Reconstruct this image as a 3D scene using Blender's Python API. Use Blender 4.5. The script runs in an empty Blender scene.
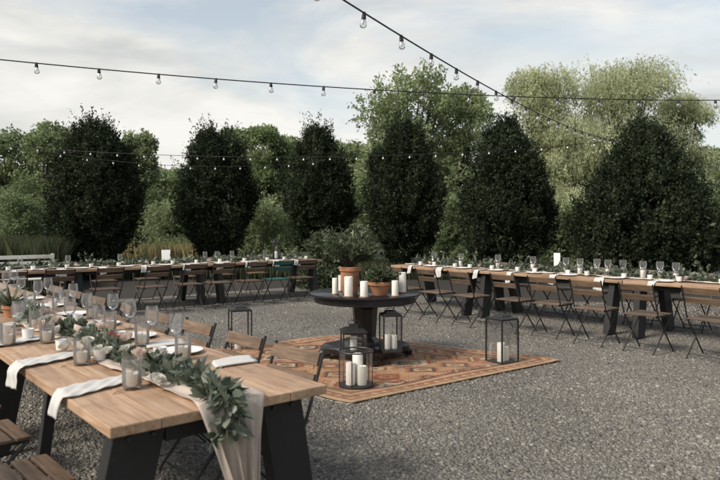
import bpy, math, random
import numpy as np
from mathutils import Vector, Matrix
random.seed(7)
RNG = np.random.default_rng(11)
S = bpy.context.scene
C = S.collection
PI = math.pi
R = math.radians

# ------------------------------------------------------------------ camera and framing numbers
F, YH, H = 650.0, 224.0, 1.50          # focal length in photo pixels, horizon row, eye height
cd = bpy.data.cameras.new('camera'); cam = bpy.data.objects.new('camera', cd); C.objects.link(cam)
cam.location = (0, 0, H); cam.rotation_euler = (R(90), 0, 0)
cd.sensor_width = 36; cd.lens = F / 720 * 36; cd.shift_y = -(240 - YH) / 720
cd.clip_start = 0.05; cd.clip_end = 1200
cd.dof.use_dof = True; cd.dof.focus_distance = 7.2; cd.dof.aperture_fstop = 3.2
S.camera = cam

def at(px, py, z=0.0):                 # where a photo point lies on the level z
    D = F * (H - z) / (py - YH)
    return Vector(((px - 360) / F * D, D, z))
def pos(px, D, z=0.0):
    return Vector(((px - 360) / F * D, D, z))
def zof(py, D): return H + (YH - py) / F * D

# ------------------------------------------------------------------ materials
def nt(name):
    m = bpy.data.materials.new(name); m.use_nodes = True
    n = m.node_tree.nodes; l = m.node_tree.links
    return m, n, l, n['Principled BSDF']
def ramp(n, stops):
    r = n.new('ShaderNodeValToRGB'); e = r.color_ramp.elements
    while len(e) < len(stops): e.new(0.5)
    for k, (p, c) in enumerate(stops):
        e[k].position = p; e[k].color = (*c, 1)
    return r
def coords(n, l, scale, kind='Object'):
    tc = n.new('ShaderNodeTexCoord'); mp = n.new('ShaderNodeMapping')
    l.new(tc.outputs[kind], mp.inputs[0]); mp.inputs['Scale'].default_value = scale
    return mp.outputs[0]
def noise(n, l, vec, scale, detail=4, rough=.55, dist=0):
    t = n.new('ShaderNodeTexNoise'); l.new(vec, t.inputs['Vector'])
    t.inputs['Scale'].default_value = scale; t.inputs['Detail'].default_value = detail
    t.inputs['Roughness'].default_value = rough; t.inputs['Distortion'].default_value = dist
    return t
def mix(n, l, fac, a, b, mode='MIX'):
    m = n.new('ShaderNodeMix'); m.data_type = 'RGBA'; m.blend_type = mode
    for sock, v in ((m.inputs[0], fac), (m.inputs[6], a), (m.inputs[7], b)):
        if hasattr(v, 'is_linked'): l.new(v, sock)
        elif isinstance(v, (int, float)): sock.default_value = v
        else: sock.default_value = (*v, 1)
    return m.outputs[2]
def bump(n, l, bs, h, strength, dist=.01):
    b = n.new('ShaderNodeBump'); b.inputs['Strength'].default_value = strength; b.inputs['Distance'].default_value = dist
    l.new(h, b.inputs['Height']); l.new(b.outputs[0], bs.inputs['Normal'])

def wood(name, c0, c1, c2, scale=(1.2, 14, 14), rough=.6, bstr=.25):
    m, n, l, b = nt(name)
    v = coords(n, l, scale)
    oi = n.new('ShaderNodeObjectInfo'); ge = n.new('ShaderNodeNewGeometry')
    sh = n.new('ShaderNodeVectorMath'); sh.operation = 'MULTIPLY_ADD'
    cb = n.new('ShaderNodeCombineXYZ'); l.new(ge.outputs['Random Per Island'], cb.inputs[0]); l.new(oi.outputs['Random'], cb.inputs[1])
    l.new(cb.outputs[0], sh.inputs[0]); sh.inputs[1].default_value = (37, 53, 11); l.new(v, sh.inputs[2])
    g = noise(n, l, sh.outputs[0], 2.2, 8, .62, .8)
    r = ramp(n, [(.3, c0), (.5, c1), (.72, c2)]); l.new(g.outputs[0], r.inputs[0])
    vt = ramp(n, [(0, (.78, .76, .74)), (1, (1.12, 1.1, 1.06))]); l.new(ge.outputs['Random Per Island'], vt.inputs[0])
    col = mix(n, l, 1.0, r.outputs[0], vt.outputs[0], 'MULTIPLY')
    big = noise(n, l, coords(n, l, (1.5, 3, 3)), 2.0, 5, .6)
    br = ramp(n, [(.35, (.72, .70, .68)), (.6, (1, 1, 1))]); l.new(big.outputs[0], br.inputs[0])
    col = mix(n, l, .7, col, mix(n, l, 1.0, col, br.outputs[0], 'MULTIPLY'))
    tone = ramp(n, [(0, (.80, .79, .78)), (1, (1.14, 1.12, 1.10))]); l.new(oi.outputs['Random'], tone.inputs[0])
    col = mix(n, l, 1.0, col, tone.outputs[0], 'MULTIPLY')
    kv = n.new('ShaderNodeTexVoronoi'); l.new(coords(n, l, (2.1, 5.5, 5.5)), kv.inputs['Vector']); kv.inputs['Scale'].default_value = 1.0
    kr = ramp(n, [(.03, (.42, .36, .31)), (.075, (.80, .76, .72)), (.12, (1, 1, 1))]); l.new(kv.outputs['Distance'], kr.inputs[0])
    st = noise(n, l, coords(n, l, (1, 1, 1)), 5.5, 4, .65); sr = ramp(n, [(.34, (.74, .72, .70)), (.46, (1, 1, 1))]); l.new(st.outputs[0], sr.inputs[0])
    col = mix(n, l, .8, col, mix(n, l, 1.0, col, kr.outputs[0], 'MULTIPLY')); col = mix(n, l, .7, col, mix(n, l, 1.0, col, sr.outputs[0], 'MULTIPLY'))
    l.new(col, b.inputs['Base Color']); b.inputs['Roughness'].default_value = rough
    bump(n, l, b, g.outputs[0], bstr, .004)
    return m
def plain(name, col, rough=.5, metal=0, var=.15, vscale=9, bstr=.1):
    m, n, l, b = nt(name)
    t = noise(n, l, coords(n, l, (1, 1, 1)), vscale, 5, .6)
    lo = tuple(c * (1 - var) for c in col); hi = tuple(min(1, c * (1 + var)) for c in col)
    r = ramp(n, [(.3, lo), (.7, hi)]); l.new(t.outputs[0], r.inputs[0])
    l.new(r.outputs[0], b.inputs['Base Color']); b.inputs['Roughness'].default_value = rough
    b.inputs['Metallic'].default_value = metal
    if bstr: bump(n, l, b, t.outputs[0], bstr, .004)
    return m
def cloth(name, col, trans=.25, weave=260):
    m, n, l, b = nt(name)
    v = coords(n, l, (1, 1, 1))
    t = noise(n, l, v, 14, 5, .6); f = noise(n, l, v, weave, 2, .5)
    r = ramp(n, [(.3, tuple(c * .88 for c in col)), (.7, col)]); l.new(t.outputs[0], r.inputs[0])
    l.new(r.outputs[0], b.inputs['Base Color']); b.inputs['Roughness'].default_value = .9
    bump(n, l, b, f.outputs[0], .15, .002)
    tr = n.new('ShaderNodeBsdfTranslucent'); l.new(r.outputs[0], tr.inputs[0])
    ms = n.new('ShaderNodeMixShader'); ms.inputs[0].default_value = trans
    l.new(b.outputs[0], ms.inputs[1]); l.new(tr.outputs[0], ms.inputs[2])
    l.new(ms.outputs[0], n['Material Output'].inputs[0])
    return m
def leafy(name, stops, trans=.3, rough=.55, nscale=.9, nlo=(.6, .6, .6), spec=.3):
    m, n, l, b = nt(name)
    ge = n.new('ShaderNodeNewGeometry')
    r = ramp(n, stops); l.new(ge.outputs['Random Per Island'], r.inputs[0])
    t = noise(n, l, coords(n, l, (1, 1, 1)), nscale, 3, .5)
    k = ramp(n, [(.35, nlo), (.65, (1.1, 1.1, 1.1))]); l.new(t.outputs[0], k.inputs[0])
    col = mix(n, l, 1.0, r.outputs[0], k.outputs[0], 'MULTIPLY')
    l.new(col, b.inputs['Base Color']); b.inputs['Roughness'].default_value = rough
    b.inputs['Specular IOR Level'].default_value = spec
    tr = n.new('ShaderNodeBsdfTranslucent'); l.new(col, tr.inputs[0])
    ms = n.new('ShaderNodeMixShader'); ms.inputs[0].default_value = trans
    l.new(b.outputs[0], ms.inputs[1]); l.new(tr.outputs[0], ms.inputs[2])
    l.new(ms.outputs[0], n['Material Output'].inputs[0])
    return m
def glass(name, tint=(1, 1, 1), frost=.12, refl=.9):
    m, n, l, b = nt(name)
    n.remove(b)
    tp = n.new('ShaderNodeBsdfTransparent'); tp.inputs[0].default_value = (*tint, 1)
    gl = n.new('ShaderNodeBsdfGlossy'); gl.inputs['Roughness'].default_value = .04
    lw = n.new('ShaderNodeLayerWeight'); lw.inputs[0].default_value = .32
    mu = n.new('ShaderNodeMath'); mu.operation = 'MULTIPLY'; mu.inputs[1].default_value = refl; l.new(lw.outputs['Fresnel'], mu.inputs[0])
    m1 = n.new('ShaderNodeMixShader'); l.new(mu.outputs[0], m1.inputs[0]); l.new(tp.outputs[0], m1.inputs[1]); l.new(gl.outputs[0], m1.inputs[2])
    df = n.new('ShaderNodeBsdfTranslucent'); df.inputs[0].default_value = (.85, .84, .82, 1)
    d2 = n.new('ShaderNodeBsdfDiffuse'); d2.inputs[0].default_value = (.8, .79, .77, 1)
    md = n.new('ShaderNodeMixShader'); l.new(df.outputs[0], md.inputs[1]); l.new(d2.outputs[0], md.inputs[2])
    m2 = n.new('ShaderNodeMixShader'); m2.inputs[0].default_value = frost
    l.new(m1.outputs[0], m2.inputs[1]); l.new(md.outputs[0], m2.inputs[2])
    l.new(m2.outputs[0], n['Material Output'].inputs[0])
    return m

M = {}
M['table_wood'] = wood('table_wood', (.245, .148, .088), (.395, .262, .170), (.50, .365, .255), (1.0, 16, 16), .5)
M['chair_wood'] = wood('chair_wood', (.075, .048, .031), (.14, .093, .061), (.21, .147, .10), (2, 22, 22), .6)
M['teal_wood'] = wood('teal_wood', (.012, .06, .062), (.02, .10, .10), (.04, .14, .14), (2, 22, 22), .6)
M['white_wood'] = wood('white_wood', (.55, .54, .5), (.7, .69, .65), (.78, .77, .73), (2, 22, 22), .6)
M['iron'] = plain('iron', (.018, .017, .016), .5, 0, .35, 30)
M['black_wood'] = plain('black_wood', (.010, .0098, .0095), .75, 0, .4, 7, .25)
def scuffed():
    m, n, l, b = nt('black_wood')
    v = coords(n, l, (1, 1, 1)); t = noise(n, l, v, 18, 8, .75, .4); r = ramp(n, [(.3, (.009, .009, .0085)), (.62, (.014, .0135, .013)), (.70, (.055, .047, .040))]); l.new(t.outputs[0], r.inputs[0])
    g = noise(n, l, coords(n, l, (60, 60, 4)), 1.0, 4, .6); l.new(r.outputs[0], b.inputs['Base Color']); b.inputs['Roughness'].default_value = .7
    bump(n, l, b, g.outputs[0], .5, .004); return m
M['black_wood'] = scuffed()
M['black_gloss'] = plain('black_gloss', (.016, .014, .014), .28, 0, .3, 10, .06)
M['terracotta'] = plain('terracotta', (.36, .165, .085), .8, 0, .22, 8, .3)
M['soil'] = plain('soil', (.03, .022, .016), .95, 0, .4, 60, .8)
M['wax'] = plain('wax', (.80, .76, .68), .5, 0, .05, 14, .05)
M['wick'] = plain('wick', (.02, .018, .016), .9)
M['coaster'] = wood('coaster', (.13, .07, .04), (.22, .13, .075), (.3, .19, .11), (12, 12, 12), .6)
M['linen'] = cloth('linen', (.68, .66, .63), .2)
M['blush'] = cloth('blush', (.68, .585, .50), .35)
M['cream'] = cloth('cream', (.66, .60, .52), .2)
M['paper'] = plain('paper', (.80, .79, .77), .8, 0, .03, 20, .02)
M['china'] = plain('china', (.74, .72, .69), .25, 0, .03, 12, .02)
M['brass'] = plain('brass', (.45, .33, .19), .38, .8, .12, 30)
M['glass'] = glass('glass', (1, 1, 1), .09, 1.0)
M['jar_glass'] = glass('jar_glass', (1, .985, .97), .085)
M['bulb_glass'] = glass('bulb_glass', (.9, .9, .88), .03)
M['lit_look_bulb'] = plain('lit_look_bulb', (.66, .65, .60), .35, 0, .02)  # matte white colour stands in for the glow of the far bulbs
M['pane'] = glass('pane', (1, 1, 1), .012, .5)
M['cable'] = plain('cable', (.012, .012, .013), .6)
M['bark'] = wood('bark', (.03, .024, .018), (.055, .045, .035), (.09, .075, .06), (8, 8, 1.5), .9, .9)
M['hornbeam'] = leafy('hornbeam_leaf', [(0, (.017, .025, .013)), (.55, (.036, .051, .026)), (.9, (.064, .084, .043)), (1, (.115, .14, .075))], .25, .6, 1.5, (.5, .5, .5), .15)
M['mid'] = leafy('mid_leaf', [(0, (.13, .175, .078)), (.6, (.235, .30, .138)), (1, (.38, .44, .24))], .48, .6, .8)
M['olive'] = leafy('olive_leaf', [(0, (.19, .24, .108)), (.6, (.32, .385, .19)), (1, (.47, .52, .31))], .48, .6, .8)
M['willow'] = leafy('willow_leaf', [(0, (.35, .38, .21)), (.6, (.50, .53, .32)), (1, (.63, .64, .43))], .48, .6, .6, (.62, .64, .6))
M['euca'] = leafy('eucalyptus_leaf', [(0, (.065, .085, .058)), (.45, (.135, .165, .118)), (.8, (.20, .215, .15)), (1, (.31, .34, .28))], .32, .5, 14, (.7, .7, .7), .5)
M['herb'] = leafy('herb_leaf', [(0, (.04, .056, .027)), (.6, (.085, .112, .052)), (1, (.20, .225, .125))], .3, .5, 14, (.7, .7, .7), .5)
M['agave'] = leafy('agave_leaf', [(0, (.05, .065, .035)), (1, (.16, .18, .10))], .1, .5, 9)
M['grass'] = leafy('grass_blade', [(0, (.04, .052, .025)), (.7, (.075, .09, .043)), (1, (.14, .145, .075))], .3, .7, .7)
M['hay'] = leafy('hay_blade', [(0, (.20, .18, .08)), (.7, (.36, .31, .15)), (1, (.50, .42, .24))], .3, .7, .7)
M['petal_white'] = leafy('petal_white', [(0, (.6, .57, .5)), (1, (.8, .78, .72))], .3, .6, 20, (.85, .85, .85))
M['petal_blush'] = leafy('petal_blush', [(0, (.66, .50, .42)), (1, (.78, .66, .58))], .3, .6, 20, (.85, .85, .85))
M['petal_coral'] = leafy('petal_coral', [(0, (.52, .17, .15)), (1, (.66, .30, .26))], .3, .6, 20, (.85, .85, .85))

def gravel_material(name, stones):
    m, n, l, b = nt(name)
    v = coords(n, l, (1, 1, 1))
    stops = [(0, (.090, .083, .073)), (.3, (.140, .129, .113)), (.65, (.185, .171, .150)), (.9, (.238, .220, .194)), (1, (.32, .298, .265))]
    big = noise(n, l, v, .55, 4, .6); bc = ramp(n, [(.28, (.66, .65, .64)), (.5, (.95, .94, .93)), (.72, (1.18, 1.17, 1.15))]); l.new(big.outputs[0], bc.inputs[0])
    if stones:
        ge = n.new('ShaderNodeNewGeometry'); r = ramp(n, stops); l.new(ge.outputs['Random Per Island'], r.inputs[0])
        l.new(mix(n, l, 1.0, r.outputs[0], bc.outputs[0], 'MULTIPLY'), b.inputs['Base Color'])
    else:
        vo = n.new('ShaderNodeTexVoronoi'); l.new(v, vo.inputs['Vector']); vo.inputs['Scale'].default_value = 55
        sp = n.new('ShaderNodeSeparateColor'); l.new(vo.outputs['Color'], sp.inputs[0])
        r = ramp(n, stops); l.new(sp.outputs[0], r.inputs[0])
        fine = noise(n, l, v, 160, 3, .6)
        col = mix(n, l, 1.0, r.outputs[0], bc.outputs[0], 'MULTIPLY')
        col = mix(n, l, .35, col, mix(n, l, 1.0, col, fine.outputs[1], 'OVERLAY'))
        l.new(col, b.inputs['Base Color'])
        ds = n.new('ShaderNodeMath'); ds.operation = 'MULTIPLY'; ds.inputs[1].default_value = -1; l.new(vo.outputs['Distance'], ds.inputs[0])
        bump(n, l, b, ds.outputs[0], 1.0, .02)
    b.inputs['Roughness'].default_value = .9
    return m
M['gravel'] = gravel_material('gravel', False)
M['stones'] = gravel_material('stones', True)
def meadow_material():
    m, n, l, b = nt('meadow')
    v = coords(n, l, (1, 1, 1))
    t = noise(n, l, v, .35, 6, .65); r = ramp(n, [(.3, (.022, .032, .014)), (.55, (.040, .052, .023)), (.75, (.085, .08, .04))]); l.new(t.outputs[0], r.inputs[0])
    f = noise(n, l, v, 40, 4, .7)
    l.new(mix(n, l, .5, r.outputs[0], mix(n, l, 1.0, r.outputs[0], f.outputs[1], 'OVERLAY')), b.inputs['Base Color'])
    b.inputs['Roughness'].default_value = .95; bump(n, l, b, f.outputs[0], .8, .05)
    return m
M['meadow'] = meadow_material()
def vcol_material(name, attr):
    m, n, l, b = nt(name)
    a = n.new('ShaderNodeVertexColor'); a.layer_name = attr
    t = noise(n, l, coords(n, l, (1, 1, 1)), 3.0, 6, .7); w = noise(n, l, coords(n, l, (40, 260, 40)), 1.0, 3, .6)
    k = ramp(n, [(.3, (.70, .69, .68)), (.7, (1.15, 1.14, 1.12))]); l.new(t.outputs[0], k.inputs[0])
    k2 = ramp(n, [(.3, (.75, .75, .75)), (.7, (1.15, 1.15, 1.15))]); l.new(w.outputs[0], k2.inputs[0])
    c = mix(n, l, 1.0, mix(n, l, 1.0, a.outputs[0], k.outputs[0], 'MULTIPLY'), k2.outputs[0], 'MULTIPLY')
    l.new(c, b.inputs['Base Color']); b.inputs['Roughness'].default_value = .95
    bump(n, l, b, w.outputs[0], .5, .006)
    return m
M['rug'] = vcol_material('rug_weave', 'weave')

# ------------------------------------------------------------------ mesh helpers
class MB:
    def __init__(s): s.v = []; s.f = []
    def add(s, vs, fs):
        o = len(s.v); s.v += [tuple(p) for p in vs]; s.f += [tuple(i + o for i in f) for f in fs]; return s
    def box(s, c, size, mat=None):
        hx, hy, hz = (k / 2 for k in size); c = Vector(c)
        vs = [Vector((x, y, z)) for x in (-hx, hx) for y in (-hy, hy) for z in (-hz, hz)]
        if mat: vs = [mat @ p for p in vs]
        return s.add([p + c for p in vs], [(0, 1, 3, 2), (4, 6, 7, 5), (0, 4, 5, 1), (2, 3, 7, 6), (0, 2, 6, 4), (1, 5, 7, 3)])
    def bar(s, a, b, w, t, side=(1, 0, 0), w2=None, t2=None):
        a = Vector(a); b = Vector(b); d = (b - a).normalized(); sx = Vector(side); sx = (sx - d * sx.dot(d)).normalized(); sy = d.cross(sx)
        w2 = w2 or w; t2 = t2 or t
        vs = [a + sx * i * w / 2 + sy * j * t / 2 for i, j in ((-1, -1), (1, -1), (1, 1), (-1, 1))] + [b + sx * i * w2 / 2 + sy * j * t2 / 2 for i, j in ((-1, -1), (1, -1), (1, 1), (-1, 1))]
        return s.add(vs, [(3, 2, 1, 0), (4, 5, 6, 7), (0, 1, 5, 4), (1, 2, 6, 5), (2, 3, 7, 6), (3, 0, 4, 7)])
    def tube(s, pts, rad, seg=8, cap=True):
        pts = [Vector(p) for p in pts]; n = len(pts); rad = rad if isinstance(rad, (list, tuple)) else [rad] * n
        up = Vector((0, 0, 1)); vs = []; fs = []; prev = None
        for i, p in enumerate(pts):
            d = (pts[min(i + 1, n - 1)] - pts[max(i - 1, 0)]).normalized()
            if prev is None:
                x = d.cross(up)
                if x.length < .05: x = d.cross(Vector((0, 1, 0)))
            else: x = prev - d * prev.dot(d)
            x.normalize(); prev = x; y = d.cross(x)
            vs += [p + (x * math.cos(2 * PI * k / seg) + y * math.sin(2 * PI * k / seg)) * rad[i] for k in range(seg)]
        for i in range(n - 1):
            for k in range(seg):
                fs.append((i * seg + k, i * seg + (k + 1) % seg, (i + 1) * seg + (k + 1) % seg, (i + 1) * seg + k))
        if cap: fs.append(tuple(range(seg - 1, -1, -1))); fs.append(tuple((n - 1) * seg + k for k in range(seg)))
        return s.add(vs, fs)
    def lathe(s, prof, seg=24, c=(0, 0, 0), cap=True, sq=None):
        c = Vector(c); vs = []; fs = []; n = len(prof)
        for r, z in prof:
            for k in range(seg):
                a = 2 * PI * (k + .5 * (sq is not None)) / seg
                vs.append(c + Vector((r * math.cos(a), r * math.sin(a), z)))
        for i in range(n - 1):
            for k in range(seg):
                fs.append((i * seg + k, i * seg + (k + 1) % seg, (i + 1) * seg + (k + 1) % seg, (i + 1) * seg + k))
        if cap: fs.append(tuple(range(seg - 1, -1, -1))); fs.append(tuple((n - 1) * seg + k for k in range(seg)))
        return s.add(vs, fs)
    def grid(s, fn, nu, nv):
        vs = [fn(i / nu, j / nv) for i in range(nu + 1) for j in range(nv + 1)]
        fs = [(i * (nv + 1) + j, (i + 1) * (nv + 1) + j, (i + 1) * (nv + 1) + j + 1, i * (nv + 1) + j + 1) for i in range(nu) for j in range(nv)]
        return s.add(vs, fs)
    def build(s, name, m, parent=None, smooth=False, bevel=0, solid=0, loc=None):
        me = bpy.data.meshes.new(name); me.from_pydata(s.v, [], s.f); me.materials.append(m)
        if smooth:
            me.polygons.foreach_set('use_smooth', [True] * len(me.polygons))
            try: me.set_sharp_from_angle(angle=R(40))
            except Exception: pass
        me.update()
        return link(name, me, parent, bevel, solid, loc)
def link(name, me, parent=None, bevel=0, solid=0, loc=None):
    o = bpy.data.objects.new(name, me); C.objects.link(o)
    if parent: o.parent = parent
    if loc is not None: o.location = loc
    if solid:
        k = o.modifiers.new('thickness', 'SOLIDIFY'); k.thickness = solid; k.offset = 0
    if bevel:
        k = o.modifiers.new('bevel', 'BEVEL'); k.width = bevel; k.segments = 2; k.limit_method = 'ANGLE'
    return o
def quads(name, V, m, parent=None, nper=4):      # V (N,nper,3) -> one mesh of separate leaf faces
    N = V.shape[0]; me = bpy.data.meshes.new(name)
    me.vertices.add(N * nper); me.vertices.foreach_set('co', V.reshape(-1).astype(np.float32))
    me.loops.add(N * nper); me.loops.foreach_set('vertex_index', np.arange(N * nper, dtype=np.int32))
    me.polygons.add(N); me.polygons.foreach_set('loop_start', np.arange(0, N * nper, nper, dtype=np.int32))
    me.materials.append(m); me.update(calc_edges=True)
    return link(name, me, parent)
def tag(o, label, cat, group=None, kind=None):
    if label: o['label'] = label
    if cat: o['category'] = cat
    if group: o['group'] = group
    if kind: o['kind'] = kind
    return o
def thing(name, loc, rz=0, label=None, cat=None, group=None):
    o = bpy.data.objects.new(name, None); C.objects.link(o); o.location = loc; o.rotation_euler = (0, 0, rz)
    return tag(o, label, cat, group)
def dup(root, loc, rz, label, group=None):
    r = root.copy(); C.objects.link(r); r.location = loc; r.rotation_euler = (root.rotation_euler[0], root.rotation_euler[1], rz)
    r['label'] = label
    if group: r['group'] = group
    for ch in list(root.children):
        c = ch.copy(); C.objects.link(c); c.parent = r
        for g in list(ch.children):
            d = g.copy(); C.objects.link(d); d.parent = c
    return r
ORD = ['first', 'second', 'third', 'fourth', 'fifth', 'sixth', 'seventh', 'eighth', 'ninth', 'tenth', 'eleventh', 'twelfth', 'thirteenth', 'fourteenth', 'fifteenth', 'sixteenth']
def unit(a):
    return a / np.maximum(np.linalg.norm(a, axis=-1, keepdims=True), 1e-9)
def leaves(P, D, size, rng, aspect=.5, tilt=.7, nper=4):
    """leaf faces at P pointing roughly along D"""
    N = len(P); d = unit(D + rng.normal(0, tilt, (N, 3))); r = unit(rng.normal(0, 1, (N, 3)))
    w = unit(np.cross(d, r)); s = (size * rng.uniform(.65, 1.3, N))[:, None]; nn = np.cross(d, w)
    a = aspect
    if nper == 6:
        cv = nn * s * .10
        pts = [P, P + d * s * .28 + w * s * a * .42 - cv, P + d * s * .68 + w * s * a * .40 - cv, P + d * s, P + d * s * .68 - w * s * a * .40 - cv, P + d * s * .28 - w * s * a * .42 - cv]
        return np.stack(pts, 1)
    pts = [P, P + d * s * .45 + w * s * a * .5 - nn * s * .06, P + d * s, P + d * s * .45 - w * s * a * .5 - nn * s * .06]
    return np.stack(pts, 1)

# ------------------------------------------------------------------ world, sun
SUN_EL, SUN_AZ = 42, 236       # azimuth of the sun measured clockwise from +Y
w = bpy.data.worlds.new('World'); S.world = w; w.use_nodes = True
n, l = w.node_tree.nodes, w.node_tree.links
n.clear()
out = n.new('ShaderNodeOutputWorld')
sky = n.new('ShaderNodeTexSky'); sky.sky_type = 'NISHITA'; sky.sun_disc = False
sky.sun_elevation = R(SUN_EL); sky.sun_rotation = R(SUN_AZ); sky.air_density = 1.2; sky.dust_density = 2.5
b1 = n.new('ShaderNodeBackground'); b1.inputs[1].default_value = .095
hs = n.new('ShaderNodeHueSaturation'); hs.inputs['Saturation'].default_value = .45; hs.inputs['Hue'].default_value = .485; l.new(sky.outputs[0], hs.inputs['Color']); l.new(hs.outputs[0], b1.inputs[0])
tc = n.new('ShaderNodeTexCoord')
mp = n.new('ShaderNodeMapping'); mp.inputs['Scale'].default_value = (1.0, 1.0, 3.6); mp.inputs['Location'].default_value = (.35, .2, .12); l.new(tc.outputs['Generated'], mp.inputs[0])
t1 = noise(n, l, mp.outputs[0], 2.3, 8, .56, .5)
sep = n.new('ShaderNodeSeparateXYZ'); l.new(tc.outputs['Generated'], sep.inputs[0])
# cloud cover thins upwards and to the right, as over the photographed trees
m1 = n.new('ShaderNodeMath'); m1.operation = 'MULTIPLY_ADD'; l.new(sep.outputs[2], m1.inputs[0]); m1.inputs[1].default_value = -.72; l.new(t1.outputs[0], m1.inputs[2])
m2 = n.new('ShaderNodeMath'); m2.operation = 'MULTIPLY_ADD'; l.new(sep.outputs[0], m2.inputs[0]); m2.inputs[1].default_value = -.20; l.new(m1.outputs[0], m2.inputs[2])
cm = ramp(n, [(.19, (0, 0, 0)), (.40, (1, 1, 1))]); l.new(m2.outputs[0], cm.inputs[0])
t2 = noise(n, l, mp.outputs[0], 3.6, 6, .55, .3)
cc = ramp(n, [(.34, (.34, .35, .345)), (.48, (.435, .433, .415)), (.62, (.505, .497, .472))]); l.new(t2.outputs[0], cc.inputs[0])
b2 = n.new('ShaderNodeBackground'); l.new(cc.outputs[0], b2.inputs[0]); b2.inputs[1].default_value = 1.0
mx = n.new('ShaderNodeMixShader'); l.new(cm.outputs[0], mx.inputs[0]); l.new(b1.outputs[0], mx.inputs[1]); l.new(b2.outputs[0], mx.inputs[2])
l.new(mx.outputs[0], out.inputs[0])
sl = bpy.data.lights.new('sun', 'SUN'); sl.energy = 2.0; sl.angle = R(16); sl.color = (1, .93, .82)
so = bpy.data.objects.new('sun', sl); C.objects.link(so)
az = R(SUN_AZ); el = R(SUN_EL)
to_sun = Vector((math.sin(az) * math.cos(el), math.cos(az) * math.cos(el), math.sin(el)))
so.rotation_euler = to_sun.to_track_quat('Z', 'Y').to_euler(); so.location = (0, -5, 12)
vs = S.view_settings; vs.view_transform = 'Standard'; vs.look = 'None'; vs.gamma = 1; vs.exposure = .92; vs.use_curve_mapping = False
S.display_settings.display_device = 'sRGB'
S.cycles.max_bounces = 8; S.cycles.transparent_max_bounces = 24; S.cycles.use_denoising = True
S.cycles.sample_clamp_indirect = 6

# ------------------------------------------------------------------ ground
def sheet(name, pts, z, m):
    b = MB(); b.add([(x, y, z) for x, y in pts], [tuple(range(len(pts)))]); return tag(b.build(name, m), None, None, kind='structure')
sheet('meadow', [(-400, -60), (400, -60), (400, 560), (-400, 560)], -.012, M['meadow'])
def make_stones():
    # loose crushed stones over the yard
    N = 190000
    D = np.sqrt(RNG.uniform(1.6 ** 2, 12.5 ** 2, N)); D = np.where(RNG.random(N) < .35, RNG.uniform(1.6, 6.5, N), D)
    X = D * RNG.uniform(-.62, .62, N)
    sz = RNG.lognormal(math.log(.0074), .44, N).clip(.0035, .024)
    base = np.array([[1, 0, 0], [-.5, .87, 0], [-.5, -.87, 0], [.5, .8, .75], [.4, -.75, .8], [-.9, .05, .7]])
    fc = np.array([[0, 1, 3], [1, 2, 5], [2, 0, 4], [3, 1, 5], [5, 2, 4], [4, 0, 3], [3, 5, 4]])
    ang = RNG.uniform(0, 2 * PI, N); ca, sa = np.cos(ang), np.sin(ang)
    b = base[None] * RNG.uniform(.7, 1.3, (N, 6, 3)) * sz[:, None, None]
    b[:, :, 2] = b[:, :, 2] - .25 * sz[:, None]
    V = np.empty_like(b); V[..., 0] = b[..., 0] * ca[:, None] - b[..., 1] * sa[:, None] + X[:, None]
    V[..., 1] = b[..., 0] * sa[:, None] + b[..., 1] * ca[:, None] + D[:, None]; V[..., 2] = b[..., 2]
    idx = (fc[None] + (np.arange(N) * 6)[:, None, None]).reshape(-1)
    me = bpy.data.meshes.new('gravel'); me.vertices.add(N * 6); me.vertices.foreach_set('co', V.reshape(-1).astype(np.float32))
    me.loops.add(len(idx)); me.loops.foreach_set('vertex_index', idx.astype(np.int32))
    me.polygons.add(N * 7); me.polygons.foreach_set('loop_start', np.arange(0, N * 21, 3, dtype=np.int32))
    me.materials.append(M['stones']); me.update(calc_edges=True)
    tag(link('gravel', me), 'loose grey crushed stone covering the yard', 'gravel', kind='stuff')
make_stones()

# ------------------------------------------------------------------ table runs
class Run:
    def __init__(s, O, d, n): s.O = Vector((*O, 0)); s.d = Vector((*d, 0)).normalized(); s.n = Vector((*n, 0)); s.n = (s.n - s.d * s.n.dot(s.d)).normalized()
    def p(s, t, q, z=0): return s.O + s.d * t + s.n * q + Vector((0, 0, z))
    def t_at(s, px, q):                # station along the run seen at photo column px
        P = s.O + s.n * q; k = (px - 360) / F
        return (k * P.y - P.x) / (s.d.x - k * s.d.y)
    def face(s, sgn=1):                # rotation that turns local +y to +n (or -n)
        f = s.n * sgn; return math.atan2(-f.x, f.y)
    def tq(s, P): r = P - s.O; return r.dot(s.d), r.dot(s.n)
near = Run((-.918, 2.385), (-.642, .766), (.766, .642))
right = Run((4.286, 7.738), (-.666, .745), (.745, .666))
back = Run((-.777, 13.66), (-.791, -.611), (-.611, .791))
M['dark_ground'] = plain('dark_ground', (.026, .021, .016), .95, 0, .6, 35, 1.0)
yard = [back.p(9.5, 1.9), back.p(-.4, 1.9), right.p(6.9, 1.75), right.p(-7, 1.75)]
sheet('gravel_yard', [(-16, 6.5), (-16, -8), (12, -8)] + [(p.x, p.y) for p in reversed(yard)], 0, M['gravel'])
sheet('outer_ground', [(-26, 2), (-16, -8), (18, -8), (24, 6), (14, 22), (4, 26), (-8, 26), (-22, 18)], -.006, M['dark_ground'])  # very dark sheet of ground lying just below the gravel and beyond it
TZ = .75
L = 2.5
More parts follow.
